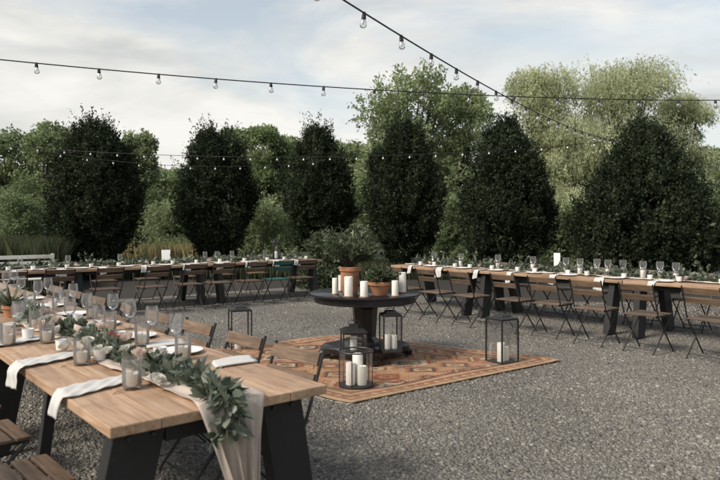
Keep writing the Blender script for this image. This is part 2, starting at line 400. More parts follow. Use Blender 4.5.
def make_table():
    t = thing('farm_table', (0, 0, 0))
    top = MB(); nb = 5; wd = 1.0
    for k in range(nb):
        y0 = -wd / 2 + k * wd / nb
        top.box((0, y0 + wd / nb / 2, TZ - .021), (L - .006 - .004 * (k % 2), wd / nb - .0025, .042))
    top.build('tabletop', M['table_wood'], t, bevel=.004)
    for sx in (-1, 1):
        for sy in (-1, 1):
            b = MB(); b.bar((sx * (L / 2 - .17), sy * .33, .705), (sx * (L / 2 - .20), sy * .47, .002), .21, .085, (0, 1, 0), .20, .085)
            lg = b.build('leg', M['black_wood'], t, bevel=.004)
            for by in (-.05, .05):
                k = MB(); k.tube([(sx * (L / 2 - .125), sy * .335 + by, .655), (sx * (L / 2 - .118), sy * .335 + by, .655)], [.011, .009], 6); k.build('bolt', M['iron'], lg)
        b = MB(); b.box((sx * (L / 2 - .17), 0, .655), (.09, .46, .09)); b.build('crossbeam', M['black_wood'], t, bevel=.004)
    b = MB()
    for sy in (-1, 1): b.box((0, sy * .36, .675), (L - .55, .03, .06))
    b.build('apron', M['black_wood'], t, bevel=.003)
    return t
table0 = make_table()
first_table = [True]
def place_table(run, t0, label):
    loc = run.p(t0 + L / 2, .5); rz = math.atan2(run.d.y, run.d.x)
    if first_table[0]:
        first_table[0] = False; o = table0; o.location = loc; o.rotation_euler.z = rz; o['label'] = label
    else: o = dup(table0, loc, rz, label)
    o['category'] = 'table'; o['group'] = 'long wooden tables set in a horseshoe'
    return o
tA = place_table(near, 0, 'long wooden table at lower left with black splayed legs, nearest in view')
place_table(near, 2.506, 'middle wooden table of the near left row, crowded with glasses')
place_table(near, 5.012, 'far table of the near left row, meeting the back row')
for k, (t0, lb) in enumerate(((-1.30, 'wooden table of the right row running out of the frame edge'), (1.206, 'wooden table of the right row with the white standing card'), (3.712, 'far table of the right row, ending behind the potted plants'))):
    o = place_table(right, t0, lb)
    if k == 2: o.location = right.p(t0 + L * .375, .5); o.scale.x = .75
for k, (t0, lb) in enumerate(((0, 'wooden table of the back row at its far end, by the teal chair'), (2.506, 'middle table of the back row with the leaning white card'), (5.012, 'wooden table of the back row at the left frame edge'))):
    place_table(back, t0, lb)
# slim props under the near table's left edge
for s_ in (.93,):
    b = MB(); lx = s_ - L / 2; b.bar((lx, .455, .706), (lx + .03, .535, .002), .05, .05, (1, 0, 0)); b.build('leg', M['black_wood'], tA)

# ------------------------------------------------------------------ chairs
def make_chair(m, name='folding_chair'):
    t = thing(name, (0, 0, 0)); W = .41
    s = MB()
    for k in range(5): s.box((0, -.17 + k * .083, .445), (W - .02, .066, .017))
    s.build('seat', m, t, bevel=.003)
    bk = MB(); up = Vector((0, -.30, .82)) - Vector((0, -.17, .45)); up.normalize(); rot = Vector((0, 0, 1)).rotation_difference(up).to_matrix()
    for z, hh in ((.655, .07), (.765, .075)):
        y = -.17 - (z - .45) / .37 * .13
        bk.box((0, y + .012, z), (W - .012, .015, hh), rot)
    bk.build('backrest', m, t, bevel=.003)
    for sx in (-1, 1):
        x = sx * W / 2
        b = MB(); b.tube([(x, .20, .005), (x, -.165, .44), (x, -.20, .53), (x, -.30, .815)], .0095, 6); b.build('leg', M['iron'], t)
        x = sx * (W / 2 - .024)
        b = MB(); b.tube([(x, -.24, .005), (x, .185, .428)], .0095, 6); b.build('leg', M['iron'], t)
    b = MB(); b.tube([(-W / 2, .163, .05), (W / 2, .163, .05)], .006, 6); b.build('stretcher', M['iron'], t)
    b = MB(); b.tube([(-W / 2 + .02, -.19, .055), (W / 2 - .02, -.19, .055)], .006, 6); b.build('stretcher', M['iron'], t)
    b = MB()
    for sx in (-1, 1): b.bar((sx * (W / 2 - .024), -.17, .43), (sx * (W / 2 - .024), .19, .43), .012, .016, (1, 0, 0))
    b.build('seat_frame', M['iron'], t)
    return t
chair0 = make_chair(M['chair_wood'])
used = [False]
def place_chair(run, t, q, sgn, label, group, yaw=0):
    loc = run.p(t, q); rz = run.face(sgn) + yaw
    if not used[0]:
        used[0] = True; o = chair0; o.location = loc; o.rotation_euler.z = rz; o['label'] = label; o['group'] = group
    else: o = dup(chair0, loc, rz, label, group)
    o['category'] = 'folding chair'
    return o
yw = lambda: random.gauss(0, .10)
for k, t in enumerate((.57, 1.27, 1.97, 2.67)):
    place_chair(near, t, -.20 + random.uniform(-.02, .02), 1, ['wood-slatted seat of black folding chair at lower left, nearest the table end', 'second slatted folding chair up the left side of the near table', 'third slatted folding chair up the left side of the near table', 'fourth slatted folding chair up the left side of the near table'][k], 'folding chairs left of the near table', yw() * .5)
for k, t in enumerate((.60, 1.20, 1.85, 2.53, 3.27, 3.98, 4.7, 5.4)):
    place_chair(near, t, 1.0 - .02, -1, ORD[k] + ' folding chair from the near table end, on its right side', 'folding chairs right of the near table', yw())
for k, t in enumerate((-.15, .51, 1.18, 1.87, 2.45, 3.15, 3.85, 4.55)):
    place_chair(right, t + random.uniform(-.03, .03), -.66 + random.uniform(-.06, .06), 1, ORD[k] + ' folding chair from the frame edge along the inner side of the right row', 'folding chairs inside the right row', yw())
for k, t in enumerate((.1, .8, 1.5, 2.2, 2.9, 3.6, 4.3)):
    place_chair(right, t, 1.22, -1, ORD[k] + ' folding chair from the frame edge on the far side of the right row', 'folding chairs behind the right row', yw())
teal = None
for k, t in enumerate((.80, 1.36, 1.95, 2.59, 3.12, 3.82, 4.55, 5.25, 5.95, 6.6)):
    if k == 1:
        teal = make_chair(M['teal_wood']); teal.location = back.p(t, -.40); teal.rotation_euler.z = back.face(1)
        tag(teal, 'folding chair with teal painted slats on the inner side of the back row', 'folding chair'); continue
    place_chair(back, t, -.40 + random.uniform(-.06, .06), 1, ORD[k if k < 1 else k - 1] + ' brown folding chair from the far end along the inner side of the back row', 'folding chairs inside the back row', yw())
for k, t in enumerate((.9, 1.7, 2.5, 3.3, 4.1, 4.75, 5.7)):
    place_chair(back, t, 1.20, -1, ORD[k] + ' folding chair from the far end on the far side of the back row', 'folding chairs behind the back row', yw())

# ------------------------------------------------------------------ cloths: runners and napkins
def ripple(x, y, k=1): return math.sin(x * 3.1 * k + 1.3 * math.sin(y * 2.3 * k)) * .5 + math.sin(x * 7.3 * k + y * 5.1 * k) * .3
def runner(run, t0, t1, q0, q1, m, label, hang0=0, seg=60, narrow=0):
    b = MB()
    tot = (t1 - t0) + hang0
    def fn(u, v):
        a = u * tot
        if a < hang0:                                  # falling over the near end, gathered towards its tip
            f = 1 - a / hang0; g = 1 - f * .55
            q = (q0 + q1) / 2 + (v - .5) * (q1 - q0) * g + .045 * f + .010 * f * math.sin(v * 23)
            off = .012 + .03 * f + (.020 * math.sin(v * 19) + .010 * math.sin(v * 41 + 4 * f)) * min(1, f * 2.5)
            return run.p(t0 - off, q, TZ + .006 - (hang0 - a))
        tt = t0 + a - hang0
        q = q0 + (q1 - q0) * v + .02 * math.sin(tt * 4.2 + v) + .01 * math.sin(tt * 11)
        return run.p(tt, q, TZ + .007 + .010 * abs(ripple(tt * 3.2, v * 3.5)) + .0045 * (1 + math.sin(v * 22 + tt * 5 + 2 * math.sin(tt * 9))))
    b.grid(fn, seg * 2, 34)
    o = b.build('table_runner', m, smooth=True, solid=.0015)
    return tag(o, label, 'table runner', 'cloth runners along the tables')
runner(near, 0.0, 7.4, .35, .65, M['blush'], 'sheer blush runner hanging off the end of the near table', hang0=.38, seg=150)
runner(right, -1.25, 5.5, .30, .72, M['cream'], 'cream runner along the right row of tables', seg=90)
runner(back, .1, 7.3, .30, .72, M['cream'], 'cream runner along the back row of tables', seg=90)

def napkin(run, t, qa, hang, width, slant, label, group, seed=0):
    b = MB(); rr = random.Random(seed); tot = qa + hang; ph = rr.uniform(0, 6)
    def fn(u, v):
        a = u * tot; wv = width * 1.12 * (.82 + .18 * min(1, u * 1.6)) * (v - .5)
        fold = .003 * (1 + math.sin(v * 12 + ph + u)) + .002 * (1 + math.sin(u * 9 + v * 5 + ph)) + .0025 * (1 + math.sin(u * 31 + v * 13 + ph * 3))
        if a <= qa:
            q = qa - a; return run.p(t + wv + slant * q, q, TZ + .006 + fold)
        h = a - qa
        return run.p(t + wv * (1 + .25 * math.sin(ph)) + .02 * h / max(hang, .01), -.008 - .02 * math.sin(min(1, h / .05) * 1.5) - fold, TZ + .005 - h - .03 * (v - .5) * math.cos(ph))
    b.grid(fn, 44, 16)
    o = b.build('napkin', M['linen'], smooth=True, solid=.0012)
    return tag(o, label, 'napkin', group)
for k, (t, qa, hg, wd, sl_) in enumerate(((.60, .33, .10, .17, .30), (1.36, .33, .12, .17, .30), (2.08, .33, .10, .17, .3), (2.8, .33, .08, .17, .3))):
    napkin(near, t, qa, hg, wd, sl_, ORD[k] + ' white napkin from the near table end, drooping over its left edge', 'napkins over the left edge of the near table', k)
for k, px in enumerate((411, 440, 477, 510, 553, 600, 652)):
    t = right.t_at(px, 0)
    napkin(right, t, .26, .13 + .03 * (k % 2), .10, .1, ORD[6 - k] + ' white napkin from the frame edge hanging over the right row edge', 'napkins on the right row', 20 + k)
for k, px in enumerate((297, 276, 248, 220, 187, 146, 104, 62, 15)):
    t = back.t_at(px, 0)
    napkin(back, t, .26, .10 if k not in (8, ) else .30, .12, -.1, ORD[k] + ' white napkin from the far end hanging over the back row edge', 'napkins on the back row', 40 + k)
# flat folded napkins on the far side of the near table
for k, (px, py) in enumerate(((234, 363), (166, 345))):
    P = at(px, py, TZ); t, q = near.tq(P)
    b = MB(); b.grid(lambda u, v: near.p(t + (u - .5) * (.14 + .02 * v), q + (v - .5) * .25 + .05 * (u - .5), TZ + .008 + .008 * math.sin(v * 3.1) * (.4 + .6 * u) + .003 * math.sin(u * 9)), 10, 10)
    tag(b.build('napkin', M['linen'], smooth=True, solid=.006), ['white folded napkin lying flat at the near corner of the wooden table', 'white folded napkin lying flat beside the stemmed glass'][k], 'napkin')

# ------------------------------------------------------------------ glassware and candles
def make_wine():
    t = thing('wine_glass', (0, 0, 0))
    b = MB(); b.lathe([(.004, .078), (.018, .084), (.034, .10), (.043, .125), (.044, .15), (.040, .18), (.037, .205)], 24, cap=False); b.build('bowl', M['glass'], t, True)
    b = MB(); b.lathe([(.036, 0), (.034, .003), (.008, .008), (.0045, .018), (.004, .06), (.0045, .08)], 20); b.build('stem', M['glass'], t, True)
    return t
def make_tumbler():
    t = thing('votive_jar', (0, 0, 0))
    prof = [(.030, 0), (.040, .004), (.044, .03), (.045, .12), (.0455, .14), (.0425, .14), (.041, .03), (.034, .014)]
    b = MB(); b.lathe(prof, 28, cap=True); b.build('jar', M['jar_glass'], t, True)
    return t
def make_vase():
    t = thing('glass_vase', (0, 0, 0))
    b = MB(); b.lathe([(.040, 0), (.047, .004), (.048, .09), (.044, .12), (.036, .135), (.046, .155), (.050, .19), (.046, .235)], 20, cap=False); b.build('vase', M['jar_glass'], t, True)
    return t
def candle_mesh(name, r, h, parent=None):
    b = MB(); b.lathe([(r * .96, 0), (r, .004), (r, h - .006), (r * .95, h), (r * .7, h - .002), (r * .3, h - .008), (.002, h - .009)], 20)
    o = b.build(name, M['wax'], parent, True)
    k = MB(); k.tube([(0, 0, h - .01), (.001, 0, h + .006), (.003, .001, h + .014)], .0016, 5); k.build('wick', M['wick'], o)
    return o
wine0 = make_wine(); tum0 = make_tumbler(); vase0 = make_vase()
free = {}
def put(proto, loc, rz, label, cat, group=None):
    if proto.name not in free:
        free[proto.name] = 1; o = proto; o.location = loc; o.rotation_euler.z = rz; o['label'] = label
        if group: o['group'] = group
    else: o = dup(proto, loc, rz, label, group)
    o['category'] = cat; return o
wl = [(176, 347, 'stemmed wine glass standing alone on the right side of the near table'), (130, 329, 'wine glass in front of the fourth chair back, left of the lone glass'), (87, 319, 'wine glass between the two clusters left of the garland'), (58, 311, 'wine glass beside the brown chair back at left'), (38, 302, 'wine glass just right of the potted agave'),
      (21, 296, 'wine glass behind the potted agave'), (6, 291, 'wine glass at the left frame edge'), (99, 336, 'wine glass in the middle of the garland by the coral rose'), (70, 326, 'wine glass among the leaves beside the garland'), (18, 330, 'wine glass at the left frame edge, nearer than the agave')]
wl += [(48, 327, 'wine glass behind the third candle jar from the table end'), (30, 318, 'wine glass between the agave and the left cluster'), (113, 320, 'wine glass close behind the fifth chair back'), (3, 306, 'wine glass at the left frame edge behind the agave'), (73, 306, 'wine glass near the far right edge of the near table'),
       (14, 287, 'wine glass farthest up the near left row'), (48, 298, 'wine glass up the row between agave and brown chair'), (152, 337, 'wine glass right of the garland beside the lone glass')]
for px, py, lb in wl: put(wine0, at(px, py, TZ), 0, lb, 'wine glass', 'wine glasses on the near table')
tl = [(132, 389, 'clear candle jar nearest the table end, beside the drooping napkin'), (82, 365, 'clear candle jar second from the table end on the left side'), (47, 343, 'clear candle jar third from the table end on the left side'), (183, 360, 'clear candle jar right of the garland near the flat napkin'), (142, 346, 'clear candle jar right of the garland, below the lone wine glass'),
      (20, 322, 'clear candle jar in front of the potted agave'), (110, 331, 'clear candle jar right of the coral rose'), (64, 305, 'clear candle jar far along the right edge of the near table')]
tl += [(8, 346, 'clear candle jar at the left frame edge below the agave'), (36, 330, 'clear candle jar behind the third one from the table end'), (92, 318, 'clear candle jar between the wine glasses left of the brown chair backs'), (30, 309, 'clear candle jar right behind the terracotta agave pot')]
for k, (px, py, lb) in enumerate(tl):
    P = at(px, py, TZ); put(tum0, P, k, lb, 'candle jar', 'candle jars on the near table')
    c = candle_mesh('votive_candle', .031, .055); c.location = P + Vector((0, 0, .016)); tag(c, 'cream candle inside the ' + lb.replace('clear candle jar', 'jar'), 'candle')
for k, px in enumerate((676, 660, 643, 623, 608, 597, 580, 566, 533, 498, 461, 434)):
    t = right.t_at(px, .5 if k % 2 else .42); q = .5 if k % 2 else .42; P = right.p(t, q, TZ + .01)
    put(vase0, P, k, ORD[k] + ' waisted glass hurricane from the frame edge on the right row', 'glass hurricane', 'glass hurricanes along the right row')
    c = candle_mesh('pillar_candle', .036, .085 + .01 * (k % 3)); c.location = P + Vector((0, 0, .006)); tag(c, 'white candle inside the ' + ORD[k] + ' hurricane from the frame edge on the right row', 'candle', 'candles inside the hurricanes')
wine_b = [(205, 'left one of the three stemmed glasses on the back row under the second tree'), (217, 'middle one of the three stemmed glasses on the back row under the second tree'), (232, 'right one of the three stemmed glasses on the back row under the second tree'), (20, 'stemmed glass on the back row near the left frame edge'), (68, 'stemmed glass on the back row in front of the first tree'), (120, 'stemmed glass on the back row right of the first tree'), (265, 'stemmed glass on the back row beside the black lantern')]
for px, lb in wine_b: put(wine0, back.p(back.t_at(px, .78), .78, TZ), 0, lb, 'wine glass', 'stemmed glasses on the back row')
# small votive cups and plates
def make_cup():
    b = MB(); b.lathe([(.026, 0), (.032, .004), (.037, .06), (.034, .06), (.030, .012), (.01, .01)], 18)
    o = b.build('votive_cup', M['china'], smooth=True); return o
cup0 = make_cup()
def make_plate():
    b = MB(); b.lathe([(.06, 0), (.075, .004), (.125, .016), (.127, .019), (.075, .008), (.01, .007)], 32); return b.build('plate', M['china'], smooth=True)
plate0 = make_plate()
ci = 0
for nm, run, ts in (('right', right, np.arange(-.3, 5.3, .42)), ('back', back, np.arange(.3, 7.0, .47))):
    side = 'frame edge' if nm == 'right' else 'far end'
    for k, t in enumerate(ts):
        put(cup0, run.p(float(t) + random.uniform(-.1, .1), .28 + random.uniform(-.03, .05), TZ + .014), 0, ORD[k] + ' small white votive cup from the ' + side + ' of the ' + nm + ' row', 'votive cup', 'small white cups on the ' + nm + ' row')
    for k, t in enumerate((.51, 1.18, 1.87, 2.45, 3.15, 3.85, 4.55) if nm == 'right' else (.8, 1.36, 1.95, 2.59, 3.12, 3.82, 4.55, 5.25, 5.95)):
        put(plate0, run.p(t + .22, .16, TZ + .001), 0, ORD[k] + ' white plate from the ' + side + ' along the ' + nm + ' row', 'plate', 'white plates on the ' + nm + ' row')
for k, (px, py) in enumerate(((100, 360), (62, 350), (160, 358), (120, 341), (28, 338), (5, 334), (78, 322), (53, 308))):
    put(cup0, at(px, py, TZ + .012), k, ORD[k] + ' little white tealight cup among the leaves of the near table garland', 'votive cup', 'little tealight cups on the near table')
for k, t in enumerate((1.15, 1.82, 2.5, 3.2, 3.9, 4.6)):
    put(plate0, near.p(t, .80, TZ + .001), 0, ORD[k] + ' white plate from the table end on the right side of the near table', 'plate', 'white plates on the near table')
# cutlery on the near table
def make_cutlery():
    t = thing('fork', (0, 0, 0)); b = MB()
    b.grid(lambda u, v: Vector(((u - .5) * .20, (v - .5) * (.010 + .012 * max(0, (u - .78) / .22) - .004 * math.sin(u * PI)), .004 + .006 * math.sin(u * PI))), 14, 2); b.build('handle', M['brass'], t, True, solid=.002)
    for y in (-.0075, -.0025, .0025, .0075):
        k = MB(); k.bar((.098, y, .006), (.142, y, .008), .0022, .0015, (0, 1, 0)); k.build('tine', M['brass'], t)
    return t
fork0 = make_cutlery()
for k, (t, q) in enumerate(((.50, .27), (1.22, .25), (1.94, .25), (.82, .82))):
    P = near.p(t, q, TZ + .001); rz = math.atan2(near.n.y, near.n.x) + (.25 if q < .5 else PI)
    put(fork0, P, rz, ['brass fork beside the first drooping napkin from the table end', 'brass fork beside the second drooping napkin from the table end', 'brass fork beside the third drooping napkin from the table end', 'brass fork behind the flat folded napkin'][k], 'fork', 'brass forks on the near table')

# ------------------------------------------------------------------ flowers and garlands
def rose(name, r, m, parent, loc, seed):
    rr = random.Random(seed); b = MB()
    for ring, (rad, op, n_) in enumerate(((.18, .1, 3), (.42, .35, 4), (.7, .62, 5), (1.0, .95, 6))):
        for k in range(n_):
            a0 = 2 * PI * (k + .37 * ring) / n_ + rr.uniform(-.15, .15); wd = 2 * PI / n_ * .72
            def fn(u, v):
                a = a0 + (v - .5) * wd * 2 * (.5 + .5 * math.sin(min(1, u * 1.2) * PI / 2))
                rr_ = r * rad * (.35 + .65 * math.sin(u * PI / 2) ** .8) + r * op * .25 * max(0, u - .7)
                return Vector((math.cos(a) * rr_, math.sin(a) * rr_, r * (1.25 - .45 * rad) * u - r * .35 - .15 * r * op * (abs(v - .5) * 2) ** 2 * u))
            b.grid(fn, 4, 4)
    o = b.build(name, m, parent, True); o.location = loc; o.rotation_euler = (rr.uniform(-.7, .7), rr.uniform(-.7, .7), rr.uniform(0, 6)); return o
def garland(run, t0, t1, q, label, dens, r, leafsize, m, hang=0, flowers=(), seed=1):
    rng = np.random.default_rng(seed); N = int(dens * (t1 - t0 + hang)); a = rng.uniform(-hang, t1 - t0, N)
    ph = rng.uniform(0, 6.28, N); rad = r * np.sqrt(rng.uniform(0, 1, N))
    lump = .75 + .4 * np.sin(a * 8 + seed) + .25 * np.sin(a * 21)
    tt = np.where(a < 0, t0 - .045 - .02 * rng.random(N) + .06 * np.clip(1 + a / .06, 0, 1), t0 + a); zz = np.where(a < 0, TZ + .06 + a, TZ + .02)
    taper = np.where(a < 0, np.clip(1 - .35 * (-a / max(hang, .01)), .4, 1), 1)
    dq = np.cos(ph) * rad * 1.5 * lump * taper; dz = np.abs(np.sin(ph)) * rad * lump * taper
    shift = .035 * np.sin(a * 4.2)
    O = np.array(run.O); d = np.array(run.d); n_ = np.array(run.n)
    extra = np.where(a < 0, dz, 0)
    P = O + (tt - extra)[:, None] * d + (q + dq + shift)[:, None] * n_ + np.stack([0 * a, 0 * a, zz + np.where(a < 0, 0, dz)], 1)
    D = n_ * (np.cos(ph) * 1.0)[:, None] + d * rng.choice([-1, -.6, .3], N)[:, None] + np.array([0, 0, 1])[None] * np.where(a < 0, -.8, .35)[:, None]
    V = leaves(P, D, leafsize, rng, .66, .6, 6)
    n2 = N // 5; V[:n2] = leaves(P[:n2], D[:n2] + np.array([0, 0, .3]), leafsize * 1.6, rng, .26, .7, 6)
    low = V[..., 2] < TZ + .004
    V[..., 2] = np.where(low & (a >= 0)[:, None], TZ + .004 + rng.random(V.shape[:2]) * .006, V[..., 2])
    g = thing('garland', run.p(t0, q, TZ)); tag(g, label, 'garland', 'leafy garlands along the tables')
    V = V - np.array(g.location)
    quads('foliage', V, m, g, 6)
    st = MB(); pts = [run.p(t0 - .05, q, TZ - hang * .7) - g.location] if hang else []
    K = 40
    pts += [run.p(t0 + (t1 - t0) * k / K, q + .035 * math.sin((t1 - t0) * k / K * 4.2), TZ + .02) - g.location for k in range(K + 1)]
    st.tube(pts, .004, 5); st.build('stem', M['bark'], g)
    for k, (ft, fq, fz, fr, fm) in enumerate(flowers):
        rose('flower', fr, M[fm], g, run.p(ft, fq, TZ + fz) - g.location, k + seed * 100)
    return g
fl = []
for px, py, z, r_, mm in ((97, 352, .05, .042, 'petal_white'), (113, 338, .07, .04, 'petal_coral'), (157, 380, .05, .034, 'petal_white'), (66, 345, .05, .04, 'petal_white'), (78, 331, .06, .042, 'petal_blush'), (125, 350, .07, .036, 'petal_white'), (56, 331, .06, .038, 'petal_white'), (40, 325, .05, .038, 'petal_blush'), (143, 360, .055, .035, 'petal_blush'),
                         (30, 312, .06, .04, 'petal_white'), (50, 318, .07, .036, 'petal_white'), (88, 341, .09, .032, 'petal_white')):
    t, q = near.tq(at(px, py, TZ + z)); fl.append((t, q, z, r_, mm))
for k in range(16):
    t = .45 + k * .16; fl.append((t, .48 + .035 * math.sin(t * 4.2) + .09 * math.sin(k * 2.7), .045 + .03 * (k % 3), .026 + .006 * (k % 3), ('petal_white', 'petal_white', 'petal_blush')[k % 3]))
for k in range(10): fl.append((2.6 + k * .45, .46 + .08 * math.sin(k * 2.3), .05, .038, ('petal_white', 'petal_blush')[k % 2]))
garland(near, 0.02, 7.2, .48, 'grey-green eucalyptus garland with roses spilling off the near table end', 690, .056, .050, M['euca'], hang=.17, flowers=fl, seed=3)
fr = [(-.2 + k * .37, .46 + .08 * math.sin(k * 2.1), .05, .035, ('petal_white', 'petal_white', 'petal_blush')[k % 3]) for k in range(15)]
garland(right, -1.2, 5.45, .5, 'green garland dotted with white flowers along the right row', 330, .085, .075, M['euca'], flowers=fr, seed=5)
fr = [(.4 + k * .4, .46 + .08 * math.sin(k * 2.1), .05, .038, ('petal_white', 'petal_white', 'petal_blush')[k % 3]) for k in range(16)]
garland(back, .3, 7.2, .5, 'green garland dotted with white flowers along the back row', 230, .075, .075, M['euca'], flowers=fr, seed=6)
# sprigs standing in the hurricanes' gaps
def sprig(P, h, n_, m, label, seed):
    rng = np.random.default_rng(seed); g = thing('sprig', P); tag(g, label, 'cut greenery', 'cut greenery standing on the tables')
    st = MB(); Vs = []
    for k in range(4):
        a = rng.uniform(0, 6.28); tip = Vector((math.cos(a) * h * .4, math.sin(a) * h * .4, h * rng.uniform(.7, 1.05)))
        pts = [tip * f + Vector((0, 0, .0)) for f in (0.02, .35, .7, 1)]; st.tube(pts, [.003, .0025, .002, .001], 5)
        f = rng.uniform(.3, 1.02, n_ // 4); p = np.array(tip)[None] * f[:, None]
        Vs.append(leaves(p, np.tile(np.array([math.cos(a), math.sin(a), .5]), (len(p), 1)), .05, rng, .5, .9, 6))
    st.build('stem', M['bark'], g); quads('foliage', np.concatenate(Vs), m, g, 6); return g
for k, px in enumerate((428, 447, 470, 489, 521, 546, 590, 634, 705)):
    sprig(right.p(right.t_at(px, .58), .58, TZ + .01), .20 + .05 * (k % 3), 60, M['herb'], ORD[8 - k] + ' upright sprig of greenery from the frame edge on the right row', 60 + k)
for k, px in enumerate((300, 258, 240, 196, 140, 85, 40)):
    sprig(back.p(back.t_at(px, .58), .58, TZ + .01), .15 + .05 * (k % 3), 50, M['herb'], ORD[k] + ' upright sprig of greenery from the far end on the back row', 80 + k)
# cards on the tables
def card(P, rz, tilt, w_, h_, label):
    g = thing('table_card', P, rz, label, 'card')
    b = MB(); b.box((0, 0, h_ / 2 + .028), (w_, .004, h_), Matrix.Rotation(tilt, 3, 'X')); b.build('card', M['paper'], g)
    b = MB(); b.box((0, 0, .014), (.09, .05, .028)); b.build('block', M['coaster'], g, bevel=.004)
    return g
card(right.p(right.t_at(557, .5), .5, TZ + .01), right.face() + .45, .05, .095, .27, 'white card standing upright on the right row')
card(back.p(back.t_at(166, .6), .6, TZ + .01), back.face() - .25, -.30, .16, .23, 'white card leaning on the back row, right of the first tree')

# agave pot on the near table
def pot(name, prof, P, label, cat='potted plant'):
    g = thing(name, P); tag(g, label, cat); b = MB(); b.lathe(prof, 32); b.build('pot', M['terracotta'], g, True); return g
P = at(11, 317, TZ)
g = pot('potted_agave', [(.045, 0), (.062, .07), (.070, .07), (.070, .095), (.058, .095), (.055, .07)], P, 'spiky agave in a small terracotta pot on the near table')
b = MB(); b.lathe([(.055, .078), (.02, .082)], 20); b.build('soil', M['soil'], g)
b = MB()
for k in range(26):
    a = k * 2.4; el_ = .35 + .9 * (k / 26); ln = .17 + .05 * math.sin(k * 1.7)
    dv = Vector((math.cos(a) * math.cos(el_), math.sin(a) * math.cos(el_), math.sin(el_))); sd = Vector((-math.sin(a), math.cos(a), 0))
    b.grid(lambda u, v: Vector((0, 0, .08)) + dv * ln * u + sd * (v - .5) * .03 * (1 - u) ** .6 + Vector((0, 0, -.02 * u * u + .006 * abs(v - .5) * 2)), 6, 2)
b.build('leaves', M['agave'], g, True, solid=.003)

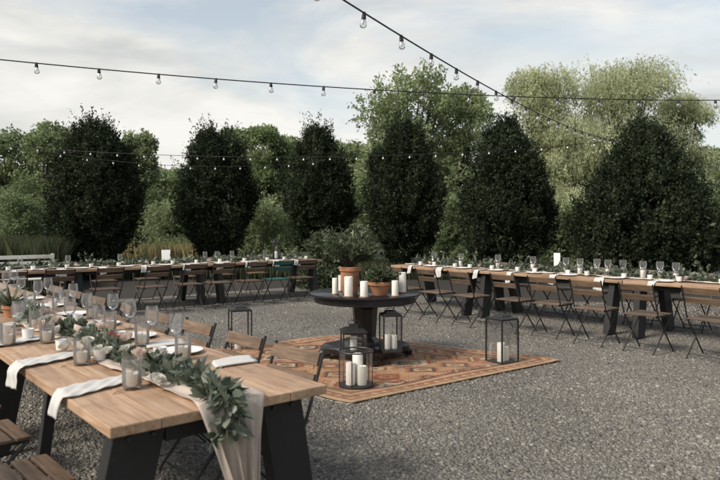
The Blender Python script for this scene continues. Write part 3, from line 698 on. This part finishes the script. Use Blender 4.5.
# ------------------------------------------------------------------ rug
def make_rug():
    N_, R_, F_ = np.array([-.04, 5.42]), np.array([2.16, 7.06]), np.array([-.16, 8.80]); L_ = N_ + F_ - R_
    n = 260; u, v = np.meshgrid(np.linspace(0, 1, n + 1), np.linspace(0, 1, n + 1), indexing='ij')
    Pxy = (1 - u)[..., None] * (1 - v)[..., None] * N_ + u[..., None] * (1 - v)[..., None] * R_ + u[..., None] * v[..., None] * F_ + (1 - u)[..., None] * v[..., None] * L_
    e = .030 * np.sin(v * 7 + 1) + .012 * np.sin(v * 23); Pxy = Pxy + (e * (1 - 2 * u))[..., None] * (N_ - R_) / 2
    z = .016 + .008 * np.sin(u * 13 + 2 * np.sin(v * 7)) * np.sin(v * 11) + .004 * np.exp(-((u - .97) / .02) ** 2) * (1 + np.sin(v * 6))
    V = np.concatenate([Pxy, z[..., None]], -1).reshape(-1, 3)
    pal = dict(red=(.20, .055, .028), rust=(.25, .10, .045), orange=(.33, .18, .08), cream=(.43, .345, .24), dark=(.045, .03, .03), tan=(.40, .27, .16), blue=(.10, .085, .075), pink=(.36, .18, .10))
    K = {k: np.array(c) for k, c in pal.items()}
    X, Y = u * 2.75, v * 2.85                       # metres over the rug
    col = np.empty(X.shape + (3,)); col[:] = K['red']
    # rows of stepped medallions on a field broken up by small motifs
    rg = np.random.default_rng(17); kk = list(K)
    cx, cy = .46, .356; row = np.floor(Y / cy).astype(int); sx_ = X + (row % 2) * cx / 2; c_ = np.floor(sx_ / cx).astype(int)
    fx = np.abs((sx_ / cx) % 1 - .5) * 2; fy = np.abs((Y / cy) % 1 - .5) * 2
    d = (np.round(fx * 14) + np.round(fy * 12)) / 14 + .06 * np.sin(X * 40) * np.sin(Y * 37)
    rnd = rg.integers(0, 1000, (12, 12)); cell = rnd[row % 12, c_ % 12]
    for k in range(8):
        sel = cell % 8 == k; o = [kk[i] for i in rg.permutation(8)]
        for lim, nm in ((9, ('rust', 'red', 'orange', 'pink')[k % 4]), (1.05, o[0]), (.92, ('tan', 'cream', 'orange', 'rust')[k % 4]), (.72, ('red', 'blue', 'red', 'dark')[k % 4]), (.52, o[1]), (.34, ('cream', 'tan', 'pink', 'orange')[k % 4]), (.18, o[2])):
            col[sel & (d < lim)] = K[nm]
    mo = (np.abs((X / .09) % 1 - .5) + np.abs((Y / .085) % 1 - .5)); sel = (d > 1.1) & (mo < .3); col[sel] = K['cream']; sel = (d > 1.1) & (mo < .14); col[sel] = K['dark']
    m_ = np.minimum(np.minimum(X, 2.75 - X), np.minimum(Y, 2.85 - Y))
    zig = np.abs(((X + Y) / .12) % 1 - .5) * .12
    col[m_ < .24] = K['rust']; col[(m_ < .20) & (m_ > .06 + zig)] = K['tan']; col[(m_ < .155) & (m_ > .10 + zig * .6)] = K['red']; col[(m_ < .26) & (m_ > .235)] = K['dark']; col[m_ < .045] = K['tan']
    fade = np.clip(.08 + .22 * np.sin(X * 3.1 + 1.7 * np.sin(Y * 2.3)) * np.sin(Y * 2.9 + 1.1 * np.sin(X * 3.7)) + .12 * rg.normal(0, 1, X.shape), 0, .75)[..., None]
    col = col * (1 - fade) + np.array((.29, .185, .115)) * fade
    col *= (.82 + .36 * np.random.default_rng(3).random(X.shape[0]))[:, None, None] * 1.0
    idx = np.arange((n + 1) ** 2).reshape(n + 1, n + 1)
    fc = np.stack([idx[:-1, :-1], idx[1:, :-1], idx[1:, 1:], idx[:-1, 1:]], -1).reshape(-1)
    me = bpy.data.meshes.new('rug'); me.vertices.add(len(V)); me.vertices.foreach_set('co', V.reshape(-1).astype(np.float32))
    me.loops.add(len(fc)); me.loops.foreach_set('vertex_index', fc.astype(np.int32)); me.polygons.add(n * n); me.polygons.foreach_set('loop_start', np.arange(0, n * n * 4, 4, dtype=np.int32))
    me.update(calc_edges=True)
    ca = me.color_attributes.new('weave', 'FLOAT_COLOR', 'POINT'); ca.data.foreach_set('color', np.concatenate([col, np.ones(X.shape + (1,))], -1).reshape(-1).astype(np.float32))
    me.materials.append(M['rug'])
    o = link('rug', me, solid=.010); tag(o, 'worn red and orange patterned rug spread on the gravel', 'rug')
    # fringe along the two woven ends
    rng = np.random.default_rng(9); fr = []
    for a, b_, dr in ((N_, L_, N_ - R_), (R_, F_, R_ - N_)):
        dr = dr / np.linalg.norm(dr)
        for f in np.linspace(0, 1, 330):
            p = a + (b_ - a) * f; q = p + dr * rng.uniform(.05, .09) + (b_ - a) * rng.normal(0, .004); s = (b_ - a) / np.linalg.norm(b_ - a) * .0025
            fr.append([[*(p - s), .012], [*(p + s), .012], [*(q + s), .006], [*(q - s), .006]])
    fo = quads('fringe', np.array(fr), M['cream'], o)
make_rug()

# ------------------------------------------------------------------ round pedestal table
RT = pos(365, 7.26); RTZ = .74
rt = thing('pedestal_table', RT, R(12)); tag(rt, 'round black pedestal table standing on the rug', 'table')
b = MB(); b.lathe([(.55, RTZ - .105), (.565, RTZ - .10), (.565, RTZ - .035), (.60, RTZ - .032), (.618, RTZ - .022), (.618, RTZ - .006), (.61, RTZ)], 64); b.build('tabletop', M['black_gloss'], rt, True)
b = MB(); b.lathe([(.19, .165), (.185, .20), (.145, .225), (.125, .25), (.135, .42), (.145, .56), (.165, .585), (.17, RTZ - .104)], 8, sq=1); b.build('pedestal', M['black_gloss'], rt, bevel=.006)
b = MB()
K = 64; ring = []
for k in range(K):
    a = 2 * PI * k / K; rr_ = .36 + .14 * abs(math.cos(2 * a)) ** 1.6; ring.append((rr_, a))
for z, s_ in ((.09, .99), (.10, 1.0), (.145, 1.0), (.165, .95)):
    b.v += [(r_ * s_ * math.cos(a), r_ * s_ * math.sin(a), z) for r_, a in ring]
for i in range(3): b.f += [(i * K + k, i * K + (k + 1) % K, (i + 1) * K + (k + 1) % K, (i + 1) * K + k) for k in range(K)]
b.f += [tuple(range(K - 1, -1, -1)), tuple(3 * K + k for k in range(K))]
b.build('base', M['black_gloss'], rt, True)
for k in range(4):
    a = k * PI / 2; dv = Vector((math.cos(a), math.sin(a), 0)); b = MB()
    b.tube([dv * .40 + Vector((0, 0, .10)), dv * .47 + Vector((0, 0, .085)), dv * .515 + Vector((0, 0, .058)), dv * .50 + Vector((0, 0, .020))], [.055, .055, .045, .035], 12)
    b.build('foot', M['black_gloss'], rt, True)
def on_round(px, py): return at(px, py, RTZ)
def pillar(px, py, r, h, label):
    P = on_round(px, py); b = MB(); b.lathe([(r * 1.28, 0), (r * 1.32, .004), (r * 1.32, .010), (r * 1.2, .012)], 24)
    tag(b.build('coaster', M['coaster'], smooth=True, loc=P), 'small wooden coaster under the ' + label, 'coaster', 'coasters on the round table')
    c = candle_mesh('pillar_candle', r, h); c.location = P + Vector((0, 0, .0125)); tag(c, label, 'candle', 'pillar candles on the round table')
pillar(335, 294.5, .030, .165, 'short white pillar candle leftmost on the round table')
pillar(340.5, 291.5, .024, .17, 'thin white candle half hidden left of the tall terracotta pot')
pillar(348.5, 297, .044, .20, 'wide tall white candle in front of the tall terracotta pot')
pillar(364, 297.5, .040, .155, 'short white candle between the two terracotta pots')
pillar(395, 296.5, .035, .155, 'short white candle right of the terracotta bowl')
pillar(402.5, 293, .040, .215, 'tall white candle rightmost on the round table')
# tall pot with shrub
P = on_round(350, 293)
g = pot('potted_shrub', [(.080, 0), (.084, .01), (.105, .24), (.118, .245), (.120, .285), (.108, .29), (.104, .25), (.02, .245)], P, 'tall terracotta pot with a bushy dark green shrub on the round table')
b = MB(); b.lathe([(.103, .262), (.03, .268)], 20); b.build('soil', M['soil'], g)
def bush(g, base, rx, rz, cz, ns, nl, ls, m, rng, asp=.5, droop=0, up=.6):
    st = MB(); Vs = []
    for k in range(ns):
        a = rng.uniform(0, 6.28); f = math.sqrt(rng.uniform(.1, 1)); e = rng.uniform(-.5, 1)
        tip = Vector((math.cos(a) * rx * f, math.sin(a) * rx * f, cz + rz * e * math.sqrt(max(0, 1 - f * f * .8))))
        c1 = Vector(base) + (tip - Vector(base)) * .5 + Vector((0, 0, .25 * rz))
        B = Vector(base)
        pts = [B * (1 - s) ** 2 + c1 * 2 * s * (1 - s) + tip * s * s for s in (0, .35, .7, 1)]
        st.tube(pts, [.005, .004, .003, .0015], 5)
        ss = rng.uniform(.35, 1.03, nl); B_, c_, t_ = (np.array(x) for x in (B, c1, tip))
        p = B_ * ((1 - ss) ** 2)[:, None] + c_ * (2 * ss * (1 - ss))[:, None] + t_ * (ss ** 2)[:, None]
        Vs.append(leaves(p, np.tile(np.array([math.cos(a), math.sin(a), up - droop]), (nl, 1)), ls, rng, asp, .75, 6))
    st.build('stem', M['bark'], g); quads('foliage', np.concatenate(Vs), m, g, 6)
bush(g, (0, 0, .26), .33, .30, .49, 66, 15, .060, M['herb'], np.random.default_rng(21), .55, .1)
P = on_round(380, 295)
g = pot('potted_herbs', [(.070, 0), (.076, .012), (.118, .105), (.132, .11), (.134, .14), (.122, .145), (.116, .115), (.02, .11)], P, 'terracotta bowl of low green herbs on the round table')
b = MB(); b.lathe([(.115, .125), (.03, .13)], 20); b.build('soil', M['soil'], g)
bush(g, (0, 0, .125), .20, .10, .20, 70, 14, .045, M['herb'], np.random.default_rng(22), .5)
P = on_round(392, 289.5)

# ------------------------------------------------------------------ lanterns
def lantern(P, rz, w_, h_, label, roof='cap', candles=(), cl=''):
    g = thing('lantern', P, rz, label, 'lantern'); g['group'] = 'black metal candle lanterns'
    hw = w_ / 2
    b = MB(); b.box((0, 0, .012), (w_, w_, .024)); b.build('base', M['iron'], g, bevel=.002)
    b = MB()
    for sx in (-1, 1):
        for sy in (-1, 1): b.box((sx * (hw - .008), sy * (hw - .008), h_ / 2), (.014, .014, h_ - .05))
    for s_ in (-1, 1):
        b.box((0, s_ * (hw - .008), h_ - .024), (w_ - .034, .012, .012)); b.box((s_ * (hw - .008), 0, h_ - .024), (.012, w_ - .034, .012))
    b.build('frame', M['iron'], g)
    for k in range(4):
        a = k * PI / 2; n_ = Vector((math.cos(a), math.sin(a), 0)); s_ = Vector((-math.sin(a), math.cos(a), 0)); c = n_ * (hw - .008)
        p = MB(); p.add([c + s_ * x + Vector((0, 0, z)) for x, z in ((-hw + .016, .026), (hw - .016, .026), (hw - .016, h_ - .031), (-hw + .016, h_ - .031))], [(0, 1, 2, 3)]); p.build('pane', M['pane'], g)
    b = MB()
    if roof == 'cap':
        b.lathe([(hw * 1.36, h_ - .017), (hw * 1.36, h_ - .010), (hw * .8, h_ + .004), (hw * .72, h_ + .022), (hw * .3, h_ + .03), (.01, h_ + .032)], 4, sq=1)
    else:
        b.lathe([(hw * 1.5, h_ - .017), (hw * 1.5, h_ - .006), (hw * .95, h_ + .022), (hw * .52, h_ + .030), (hw * .52, h_ + .055), (hw * .40, h_ + .06), (.01, h_ + .062)], 4, sq=1)
    b.build('roof', M['iron'], g, bevel=.002)
    b = MB(); zz = h_ + (.03 if roof == 'cap' else .06); b.tube([(math.cos(a) * hw * .5, 0, zz + (math.sin(a)) * hw * (.22 if roof == 'cap' else .35)) for a in np.linspace(0, PI, 12)], .004, 6); b.build('handle', M['iron'], g, True)
    for k, (x, y, r, h) in enumerate(candles):
        c = candle_mesh('pillar_candle', r, h); c.location = g.location + Matrix.Rotation(rz, 3, 'Z') @ Vector((x, y, .0245))
        tag(c, ['taller', 'shorter', 'smallest'][k] + ' white candle inside the ' + cl, 'candle', 'candles inside the lanterns')
    return g
lantern(at(502, 363), R(33), .255, .50, 'tall black lantern at the right corner of the rug', 'cap', ((-.03, -.015, .042, .20), (.05, .0, .038, .145)), 'lantern at the right corner of the rug')
lantern(at(240, 350), R(20), .25, .50, 'tall black lantern on gravel behind the near table chairs', 'cap', ((-.03, -.03, .04, .16), (.045, .02, .038, .13)), 'lantern behind the near table chairs')
b_top = .168
P = at(390.5, 351, b_top); lantern(P, R(12), .205, .40, 'tall black lantern on the right of the round table base', 'cap', ((-.035, .0, .034, .15), (.040, .01, .033, .14)), 'lantern on the right of the round table base')
P = at(353.5, 352, b_top); lantern(P, R(8), .25, .23, 'squat roofed black lantern on the front of the round table base', 'roof', ((.0, .0, .036, .15),), 'squat roofed lantern')
# round wire lantern in front
P = at(356, 388); P.z = .016
g = thing('round_lantern', P); tag(g, 'round black wire lantern with glass sides at the near corner of the rug', 'lantern')
b = MB(); b.lathe([(.155, 0), (.16, .004), (.16, .022), (.15, .026), (.02, .026)], 40); b.build('base', M['iron'], g, True)
b = MB()
for z in (.325, ): b.tube([(.158 * math.cos(a), .158 * math.sin(a), z) for a in np.linspace(0, 2 * PI, 41)], .007, 6, False)
b.build('rim', M['iron'], g, True)
b = MB()
for k in range(6):
    a = k * PI / 3 + .3; b.tube([(.158 * math.cos(a), .158 * math.sin(a), .02), (.158 * math.cos(a), .158 * math.sin(a), .325)], .0045, 6)
b.build('frame', M['iron'], g, True)
b = MB(); b.lathe([(.150, .028), (.150, .318)], 40, cap=False); b.build('pane', M['pane'], g, True)
b = MB(); b.tube([(.158 * math.cos(a), 0, .325 + .11 * math.sin(a)) for a in np.linspace(0.02, PI - .02, 20)], .004, 6); b.rot = 0; hd = b.build('handle', M['iron'], g, True); hd.rotation_euler = (R(-78), 0, R(10))
hd.location = (0, .065, .258)
g2 = g
for x, y, r, h, lb in ((.015, .03, .048, .265, 'tallest'), (-.05, -.045, .042, .20, 'left front'), (.055, -.05, .042, .17, 'right front')):
    c = candle_mesh('pillar_candle', r, h); c.location = P + Vector((x, y, .0265)); tag(c, lb + ' white candle inside the round wire lantern', 'candle', 'candles inside the round lantern')
# small lantern on the back row
P = back.p(back.t_at(276, .45), .45, TZ + .012)
lantern(P, R(30), .15, .36, 'slim black lantern standing on the back row of tables', 'roof', ((0, 0, .035, .15),), 'slim lantern on the back row')

# ------------------------------------------------------------------ white folding frame by the tall grass
def white_rack():
    D = 12.3; g = thing('garden_bench', pos(22, D), R(38)); tag(g, 'white slatted garden bench behind the back row at left', 'bench')
    b = MB()
    for z in (.62, .74, .86): b.box((0, .20 + (z - .6) * .2, z), (1.25, .02, .07))
    b.build('backrest', M['white_wood'], g, bevel=.003)
    b = MB()
    for k in range(4): b.box((0, -.22 + k * .11, .45), (1.25, .09, .022))
    b.build('seat', M['white_wood'], g, bevel=.003)
    for sx in (-1, 1):
        b = MB(); b.bar((sx * .6, .24, .0), (sx * .6, .28, .92), .05, .05); b.build('leg', M['white_wood'], g)
        b = MB(); b.bar((sx * .6, -.24, .0), (sx * .6, -.24, .64), .05, .05); b.build('leg', M['white_wood'], g)
        b = MB(); b.bar((sx * .6, -.28, .655), (sx * .6, .24, .66), .07, .028); b.build('armrest', M['white_wood'], g)
white_rack()

# ------------------------------------------------------------------ trees
def crown_twigs(env, nt_, nl, ls, ln, rng, dirf, aspect=.5, tilt=.6):
    """env(nt_) -> base points and outward directions; leaves set along short twigs"""
    B, O = env(nt_); d = dirf(O); ln_ = ln * rng.uniform(.5, 1.3, nt_)
    s = rng.uniform(0, 1, (nt_, nl)); P = B[:, None] + d[:, None] * (s * ln_[:, None])[..., None] + rng.normal(0, ls * .45, (nt_, nl, 3))
    DD = np.repeat(d[:, None], nl, 1).reshape(-1, 3)
    return leaves(P.reshape(-1, 3), DD, ls, rng, aspect, tilt)
def trunk_limbs(g, h, r, top, spread, n_, rng, z0=.6):
    b = MB(); b.tube([(0, 0, -.05), (.02, .01, h * .3), (-.03, .02, h * .65), (0, 0, h)], [r, r * .8, r * .5, r * .15], 9)
    for k in range(n_):
        a = rng.uniform(0, 6.28); z = z0 + (h * .75 - z0) * k / n_; ln = spread * rng.uniform(.5, .95); up = rng.uniform(.5, 1.2)
        p0 = Vector((0, 0, z)); p2 = Vector((math.cos(a) * ln, math.sin(a) * ln, min(z + ln * up, top))); p1 = (p0 + p2) / 2 + Vector((0, 0, .1 * ln))
        b.tube([p0, p1, p2], [r * .35, r * .22, r * .06], 6)
    b.build('trunk', M['bark'], g, True)
def hornbeam(px, D, ytop, wpx, zlow, label, seed, shape=1.0, wide=.42, nt_=2300):
    rng = np.random.default_rng(seed); g = thing('hornbeam_tree', pos(px, D), rng.uniform(0, 6.28)); tag(g, label, 'tree', 'dark upright trees behind the tables')
    top = zof(ytop, D); rad = wpx / F * D / 2; h = top - zlow
    def prof(f):                                   # outline from the skirt to the tip
        f = np.clip(f, 0, 1); g_ = np.clip((f - wide) / (1 - wide), 0, 1); k = np.where(f < wide, .26 + .74 * np.sin(f / wide * PI / 2), (1 - g_ ** 1.75) ** shape * .97 + .03)
        return k
    nc = int(150 * (rad / 1.1) ** 1.3)
    f = rng.uniform(.0, 1, nc) ** .95; a = rng.uniform(0, 6.28, nc); q_ = rng.uniform(.45, 1, nc) ** .5
    r = rad * prof(f) * q_ * rng.normal(.93, .07, nc); cs = np.stack([r * np.cos(a), r * np.sin(a), zlow + f * h * .93], 1)
    cw = rng.uniform(.17, .30, nc) * (1 - .35 * f) * (.7 + .3 * rad); ch = rng.uniform(.30, .62, nc)
    def env(n_):
        k = rng.integers(0, nc, n_); o = unit(rng.normal(0, 1, (n_, 3))) * (rng.uniform(.2, 1, n_) ** .5)[:, None]
        B = cs[k] + o * np.stack([cw[k], cw[k], ch[k] * .8], 1)
        B[:, 2] = np.maximum(B[:, 2], zlow)
        rr_ = np.maximum(np.hypot(B[:, 0], B[:, 1]), .05)
        return B, np.stack([B[:, 0] / rr_, B[:, 1] / rr_, 0 * rr_], 1)
    def core(n_):
        f = rng.beta(1.1, 1.3, n_); a = rng.uniform(0, 6.28, n_); r = rad * prof(f) * .80 * np.sqrt(rng.uniform(0, 1, n_))
        return np.stack([r * np.cos(a), r * np.sin(a), zlow + f * h * .9], 1), np.stack([np.cos(a), np.sin(a), 0 * a], 1)
    upd = lambda O: unit(O * .55 + np.array([0, 0, 1.0]) + rng.normal(0, .33, O.shape))
    V = [crown_twigs(env, int(nt_ * 1.35), 22, .064, .26, rng, upd, .6, .8), crown_twigs(core, 1300, 14, .11, .3, rng, upd, .6, .9)]
    V.append(crown_twigs(env, 420, 18, .058, .60, rng, lambda O: unit(O * .45 + np.array([0, 0, 1.]) + rng.normal(0, .2, O.shape)), .55, .6))
    def leaders(n_):
        a = rng.uniform(0, 6.28, n_); f = rng.uniform(.70, .95, n_); r = rad * prof(f) * rng.uniform(.1, 1, n_)
        return np.stack([r * np.cos(a), r * np.sin(a), zlow + f * h * .97], 1), np.stack([np.cos(a), np.sin(a), 0 * a], 1)
    V.append(crown_twigs(leaders, 46, 60, .060, .72, rng, lambda O: unit(O * .20 + np.array([0, 0, 1.]) + rng.normal(0, .07, O.shape)), .55, .7))
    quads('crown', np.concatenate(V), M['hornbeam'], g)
    trunk_limbs(g, top * .85, .10, top * .8, rad * .8, 14, rng)
    return g
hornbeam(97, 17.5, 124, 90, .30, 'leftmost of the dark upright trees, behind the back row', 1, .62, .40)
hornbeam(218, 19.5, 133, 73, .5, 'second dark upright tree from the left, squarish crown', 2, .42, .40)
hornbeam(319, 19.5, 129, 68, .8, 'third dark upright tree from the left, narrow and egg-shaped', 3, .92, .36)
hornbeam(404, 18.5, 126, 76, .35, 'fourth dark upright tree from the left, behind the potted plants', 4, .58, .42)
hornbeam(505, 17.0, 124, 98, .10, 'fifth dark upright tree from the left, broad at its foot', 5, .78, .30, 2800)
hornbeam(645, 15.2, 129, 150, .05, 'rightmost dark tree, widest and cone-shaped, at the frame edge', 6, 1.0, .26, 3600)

def leafy_tree(px, D, ytop, wpx, zlow, m, label, seed, nlobe=9, nt_=1100, ls=.17, group='trees beyond the yard', gap=.0, name='broadleaf_tree', cat='tree', droop=False, nl=13, trunk=True, tall=.62):
    rng = np.random.default_rng(seed); g = thing(name, pos(px, D)); tag(g, label, cat, group)
    top = zof(ytop, D); rad = wpx / F * D / 2; h = top - zlow
    cs = []
    for k in range(nlobe):
        f = rng.uniform(.0, 1) ** 1.2 if k else .97; a = rng.uniform(0, 6.28); rr_ = rad * (1 - .55 * f) * math.sqrt(rng.uniform(0.1, 1)) * .9
        lr = rad * rng.uniform(.26, .46) * (1 - .25 * f); lz = min(zlow + f * h, top - lr * .8)
        cs.append((math.cos(a) * rr_, math.sin(a) * rr_, max(lz, zlow + lr * .6), lr))
    cs = np.array(cs)
    def env(n_):
        k = rng.choice(len(cs), n_, p=cs[:, 3] ** 2 / (cs[:, 3] ** 2).sum()); o = unit(rng.normal(0, 1, (n_, 3)) * np.array([1, 1, .8]))
        f = (rng.uniform(.25, 1, n_) ** .5 if gap == 0 else rng.uniform(.15, 1, n_) ** .7)
        f = f * (1 + .12 * np.sin(o[:, 0] * 7 + k) * np.sin(o[:, 2] * 6))
        return cs[k, :3] + o * (cs[k, 3] * f)[:, None] * np.array([1, 1, .85]), o
    if droop: dirf = lambda O: unit(O * np.array([.5, .5, 0]) + np.array([0, 0, -.9]) + rng.normal(0, .2, O.shape))
    else: dirf = lambda O: unit(O * .8 + np.array([0, 0, .35]) + rng.normal(0, .4, O.shape))
    V = crown_twigs(env, nt_ * (2 if droop else 1), nl, ls, (1.3 if droop else .5) * max(.5, rad / 3.5), rng, dirf, .32 if droop else .55, .35 if droop else .8)
    quads('crown', V, m, g)
    if trunk:
        b = MB(); r = .022 * h; b.tube([(0, 0, -.1), (.1, 0, h * .3), (0, 0, h * .6)], [r, r * .8, r * .4], 8)
        for c in cs:
            b.tube([(0, 0, h * .22), (c[0] * .5, c[1] * .5, (h * .22 + c[2]) * .5 + .05 * h), (c[0], c[1], c[2] + c[3] * .3)], [r * .5, r * .3, r * .08], 6)
        b.build('trunk', M['bark'], g, True)
    return g
# tall open tree and the pale willows
leafy_tree(410, 30, 72, 136, .8, M['olive'], 'tall airy green tree rising behind the fourth dark tree', 31, 60, 3000, .16, gap=1, nl=12)
leafy_tree(460, 31, 90, 100, .3, M['olive'], 'airy green tree behind and left of the fifth dark tree', 32, 50, 2500, .16, gap=1)
for px, D, yt, wp, zl, lb, sd, nb_, nt_ in ((543, 36, 64, 104, .5, 'pale willow with the left, rounded top, behind the fifth dark tree', 33, 44, 2600), (622, 37, 54, 150, .5, 'tallest pale willow, behind the rightmost dark tree', 34, 70, 4200),
        (684, 39, 92, 76, .0, 'low pale willow at the right end of the willows', 35, 36, 2000), (578, 34, 112, 120, .3, 'low pale willow filling the gap between the two right dark trees', 36, 28, 1800)):
    leafy_tree(px, D, yt, wp, zl, M['willow'], lb, sd, nb_, nt_, .16, droop=True, name='willow_tree', group='pale willows', nl=16)

# broadleaf trees beyond, left to right
bt = [(8, 34, 134, 76, 'mid', 'trees edge leftmost, cut by the frame'), (42, 33, 124, 78, 'mid', 'rounded pale green tree left of the first dark tree'), (75, 36, 132, 60, 'olive', 'tree half hidden behind the first dark tree'), (138, 34, 136, 40, 'olive', 'thin tree peeking out right of the first dark tree'),
      (166, 38, 172, 70, 'mid', 'low tree in the gap between the first and second dark trees'), (192, 42, 172, 60, 'olive', 'low far tree left of the second dark tree'), (240, 37, 132, 48, 'mid', 'tree rising right behind the second dark tree'), (268, 36, 130, 46, 'mid', 'twin of pointed tree tops between second and third dark trees'),
      (290, 38, 140, 50, 'olive', 'tree half hidden left of the third dark tree'), (345, 40, 146, 60, 'olive', 'tree filling the gap between third and fourth dark trees'), (448, 36, 150, 70, 'mid', 'tree filling the gap between fourth and fifth dark trees'), (712, 44, 150, 60, 'olive', 'far hazy tree at the right frame edge')]
for k, (px, D, yt, wp, mm, lb) in enumerate(bt):
    leafy_tree(px, D, yt, wp * 1.15, .2, M[mm], lb, 50 + k, 44, 2600, .17)
# shrubs and undergrowth nearer
sb = [(266, 24, 196, 62, 'olive', 'bright round shrub between the second and third dark trees'), (165, 27, 205, 56, 'olive', 'bright shrub between the first and second dark trees'), (348, 25, 190, 44, 'mid', 'shrub between the third and fourth dark trees'), (452, 24, 200, 40, 'mid', 'shrub between the fourth and fifth dark trees'),
      (20, 24, 196, 60, 'mid', 'dark shrub behind the tall grass at left'), (52, 25, 186, 50, 'mid', 'taller shrub behind the tall grass beside the first dark tree'), (565, 22, 205, 50, 'mid', 'shrub between the fifth and rightmost dark trees'), (715, 22, 190, 40, 'mid', 'shrub behind the rightmost dark tree at the frame edge'), (140, 29, 214, 40, 'mid', 'low shrub right of the first dark tree'), (330, 15.4, 240, 38, 'herb', 'dark leafy shrub past the far end of the back row')]
for k, (px, D, yt, wp, mm, lb) in enumerate(sb):
    leafy_tree(px, D, yt, wp * 1.15, .0, M[mm], lb, 80 + k, 18, 1300, .09, group='shrubs among the dark trees', name='shrub', cat='shrub', trunk=False)
# far wood closing the view
def far_wood():
    rng = np.random.default_rng(99); Vs = []
    for k in range(60):
        px = -120 + 960 * k / 59 + rng.uniform(-8, 8); D = rng.uniform(52, 62); top = zof(rng.uniform(168, 186), D); rad = rng.uniform(2.2, 3.2); c = np.array(pos(px, D))
        n_ = 260; o = unit(rng.normal(0, 1, (n_, 3))); B = c + o * np.array([rad, rad, top * .5]) * (rng.uniform(.3, 1, n_) ** .5)[:, None] + np.array([0, 0, top * .5])
        d = unit(o + np.array([0, 0, .3])); s = rng.uniform(0, 1, (n_, 8)); P = B[:, None] + d[:, None] * s[..., None] * .8 + rng.normal(0, .15, (n_, 8, 3))
        Vs.append(leaves(P.reshape(-1, 3), np.repeat(d[:, None], 8, 1).reshape(-1, 3), .38, rng, .6, .8))
    o = quads('far_wood', np.concatenate(Vs), M['mid']); tag(o, 'far green wood closing the view behind all the trees', 'wood', kind='stuff')
far_wood()
# tall grass and the straw-coloured field edge
def blades(name, px0, px1, D0, D1, h, n_, m, label, seed, cat='grass'):
    rng = np.random.default_rng(seed); D = rng.uniform(D0, D1, n_); X = (rng.uniform(px0, px1, n_) - 360) / F * D; a = rng.uniform(0, 6.28, n_); hh = h * rng.uniform(.55, 1.1, n_)
    sd = np.stack([np.cos(a), np.sin(a), 0 * a], 1) * .014; ln = rng.normal(0, .16, (n_, 2)) * hh[:, None]
    P = np.stack([X, D, 0 * D - .01], 1); T = P + np.stack([ln[:, 0], ln[:, 1], hh], 1); Mid = P + np.stack([ln[:, 0] * .3, ln[:, 1] * .3, hh * .6], 1)
    V = np.stack([P - sd, P + sd, Mid + sd * .9, T, Mid - sd * .9], 1)
    tag(quads(name, V, m, nper=5), label, cat, kind='stuff')
blades('tall_grass', -30, 62, 14.6, 19, 1.15, 14000, M['grass'], 'tall green grass behind the back row at left', 5)
blades('tall_grass', 60, 460, 17.5, 21, .45, 16000, M['grass'], 'rough grass under the dark trees', 7)
blades('hay_meadow', 118, 208, 25, 34, .75, 16000, M['hay'], 'straw-coloured meadow edge between the first two dark trees', 6, 'meadow')

# ------------------------------------------------------------------ festoon lights
def strand(pts, spacing, label, white=False, start=.2, lit=None):
    g = thing('string_light', pts[0]); tag(g, label, 'string lights', 'strings of bulbs over the yard'); O = Vector(pts[0])
    cum = [0]
    for a, b_ in zip(pts, pts[1:]): cum.append(cum[-1] + (Vector(b_) - Vector(a)).length)
    b = MB(); b.tube([Vector(p) - O for p in pts], .0065, 6); b.build('cable', M['cable'], g, True)
    d = start; k = 0; sock = bulb = None
    q = .72 if white else .95; sk = MB(); sk.lathe([(.010 * q, .008 * q), (.015 * q, .0 * q), (.017 * q, -.02 * q), (.019 * q, -.045 * q), (.016 * q, -.048 * q)], 12)
    bl = MB(); bl.lathe([(.013 * q, -.046 * q), (.017 * q, -.056 * q), (.026 * q, -.074 * q), (.029 * q, -.087 * q), (.026 * q, -.102 * q), (.016 * q, -.113 * q), (.002 * q, -.116 * q)], 14)
    while d < cum[-1] - .1:
        i = max(j for j in range(len(cum) - 1) if cum[j] <= d); f = (d - cum[i]) / (cum[i + 1] - cum[i]); p = Vector(pts[i]).lerp(Vector(pts[i + 1]), f) - O
        if sock is None:
            sock = sk.build('socket', M['cable'], g, True); bulb = bl.build('bulb', M['lit_look_bulb' if white else 'bulb_glass'], sock, True)
            if not white:
                fm = MB(); fm.tube([(-.006, 0, -.05), (-.009, 0, -.085), (0, 0, -.07), (.009, 0, -.085), (.006, 0, -.05)], .0012, 5); fl_ = fm.build('filament', M['brass'], sock)
            o = sock
        else:
            o = sock.copy(); C.objects.link(o)
            for ch in list(sock.children):
                c = ch.copy(); C.objects.link(c); c.parent = o
        o.location = p; o.rotation_euler = (random.uniform(-.12, .12), random.uniform(-.12, .12), random.uniform(0, 6)); d += spacing; k += 1
    return g
def sag(a, b_, s, n_=40):
    a = Vector(a); b_ = Vector(b_); return [a.lerp(b_, i / n_) - Vector((0, 0, s * 4 * (i / n_) * (1 - i / n_))) for i in range(n_ + 1)]
strand(sag((-4.6, 6.45, 3.24), (5.9, 9.2, 3.26), .16), .61, 'string of clear bulbs crossing the sky from left to right', start=.66)
strand(sag((-.75, 3.4, 3.10), (5.85, 14.9, 3.42), .22), .61, 'string of clear bulbs slanting down from the top to the rightmost dark tree', start=.35)
strand(sag((-8.2, 14.9, 3.30), (5.85, 15.0, 3.42), .32), .61, 'far string of bulbs whitened to look lit, sagging in front of the dark trees', True)
strand(sag((-7.6, 15.6, 3.25), (-.9, 16.6, 3.12), .25), .61, 'far string of bulbs whitened to look lit, crossing the first three dark trees', True, start=.4)
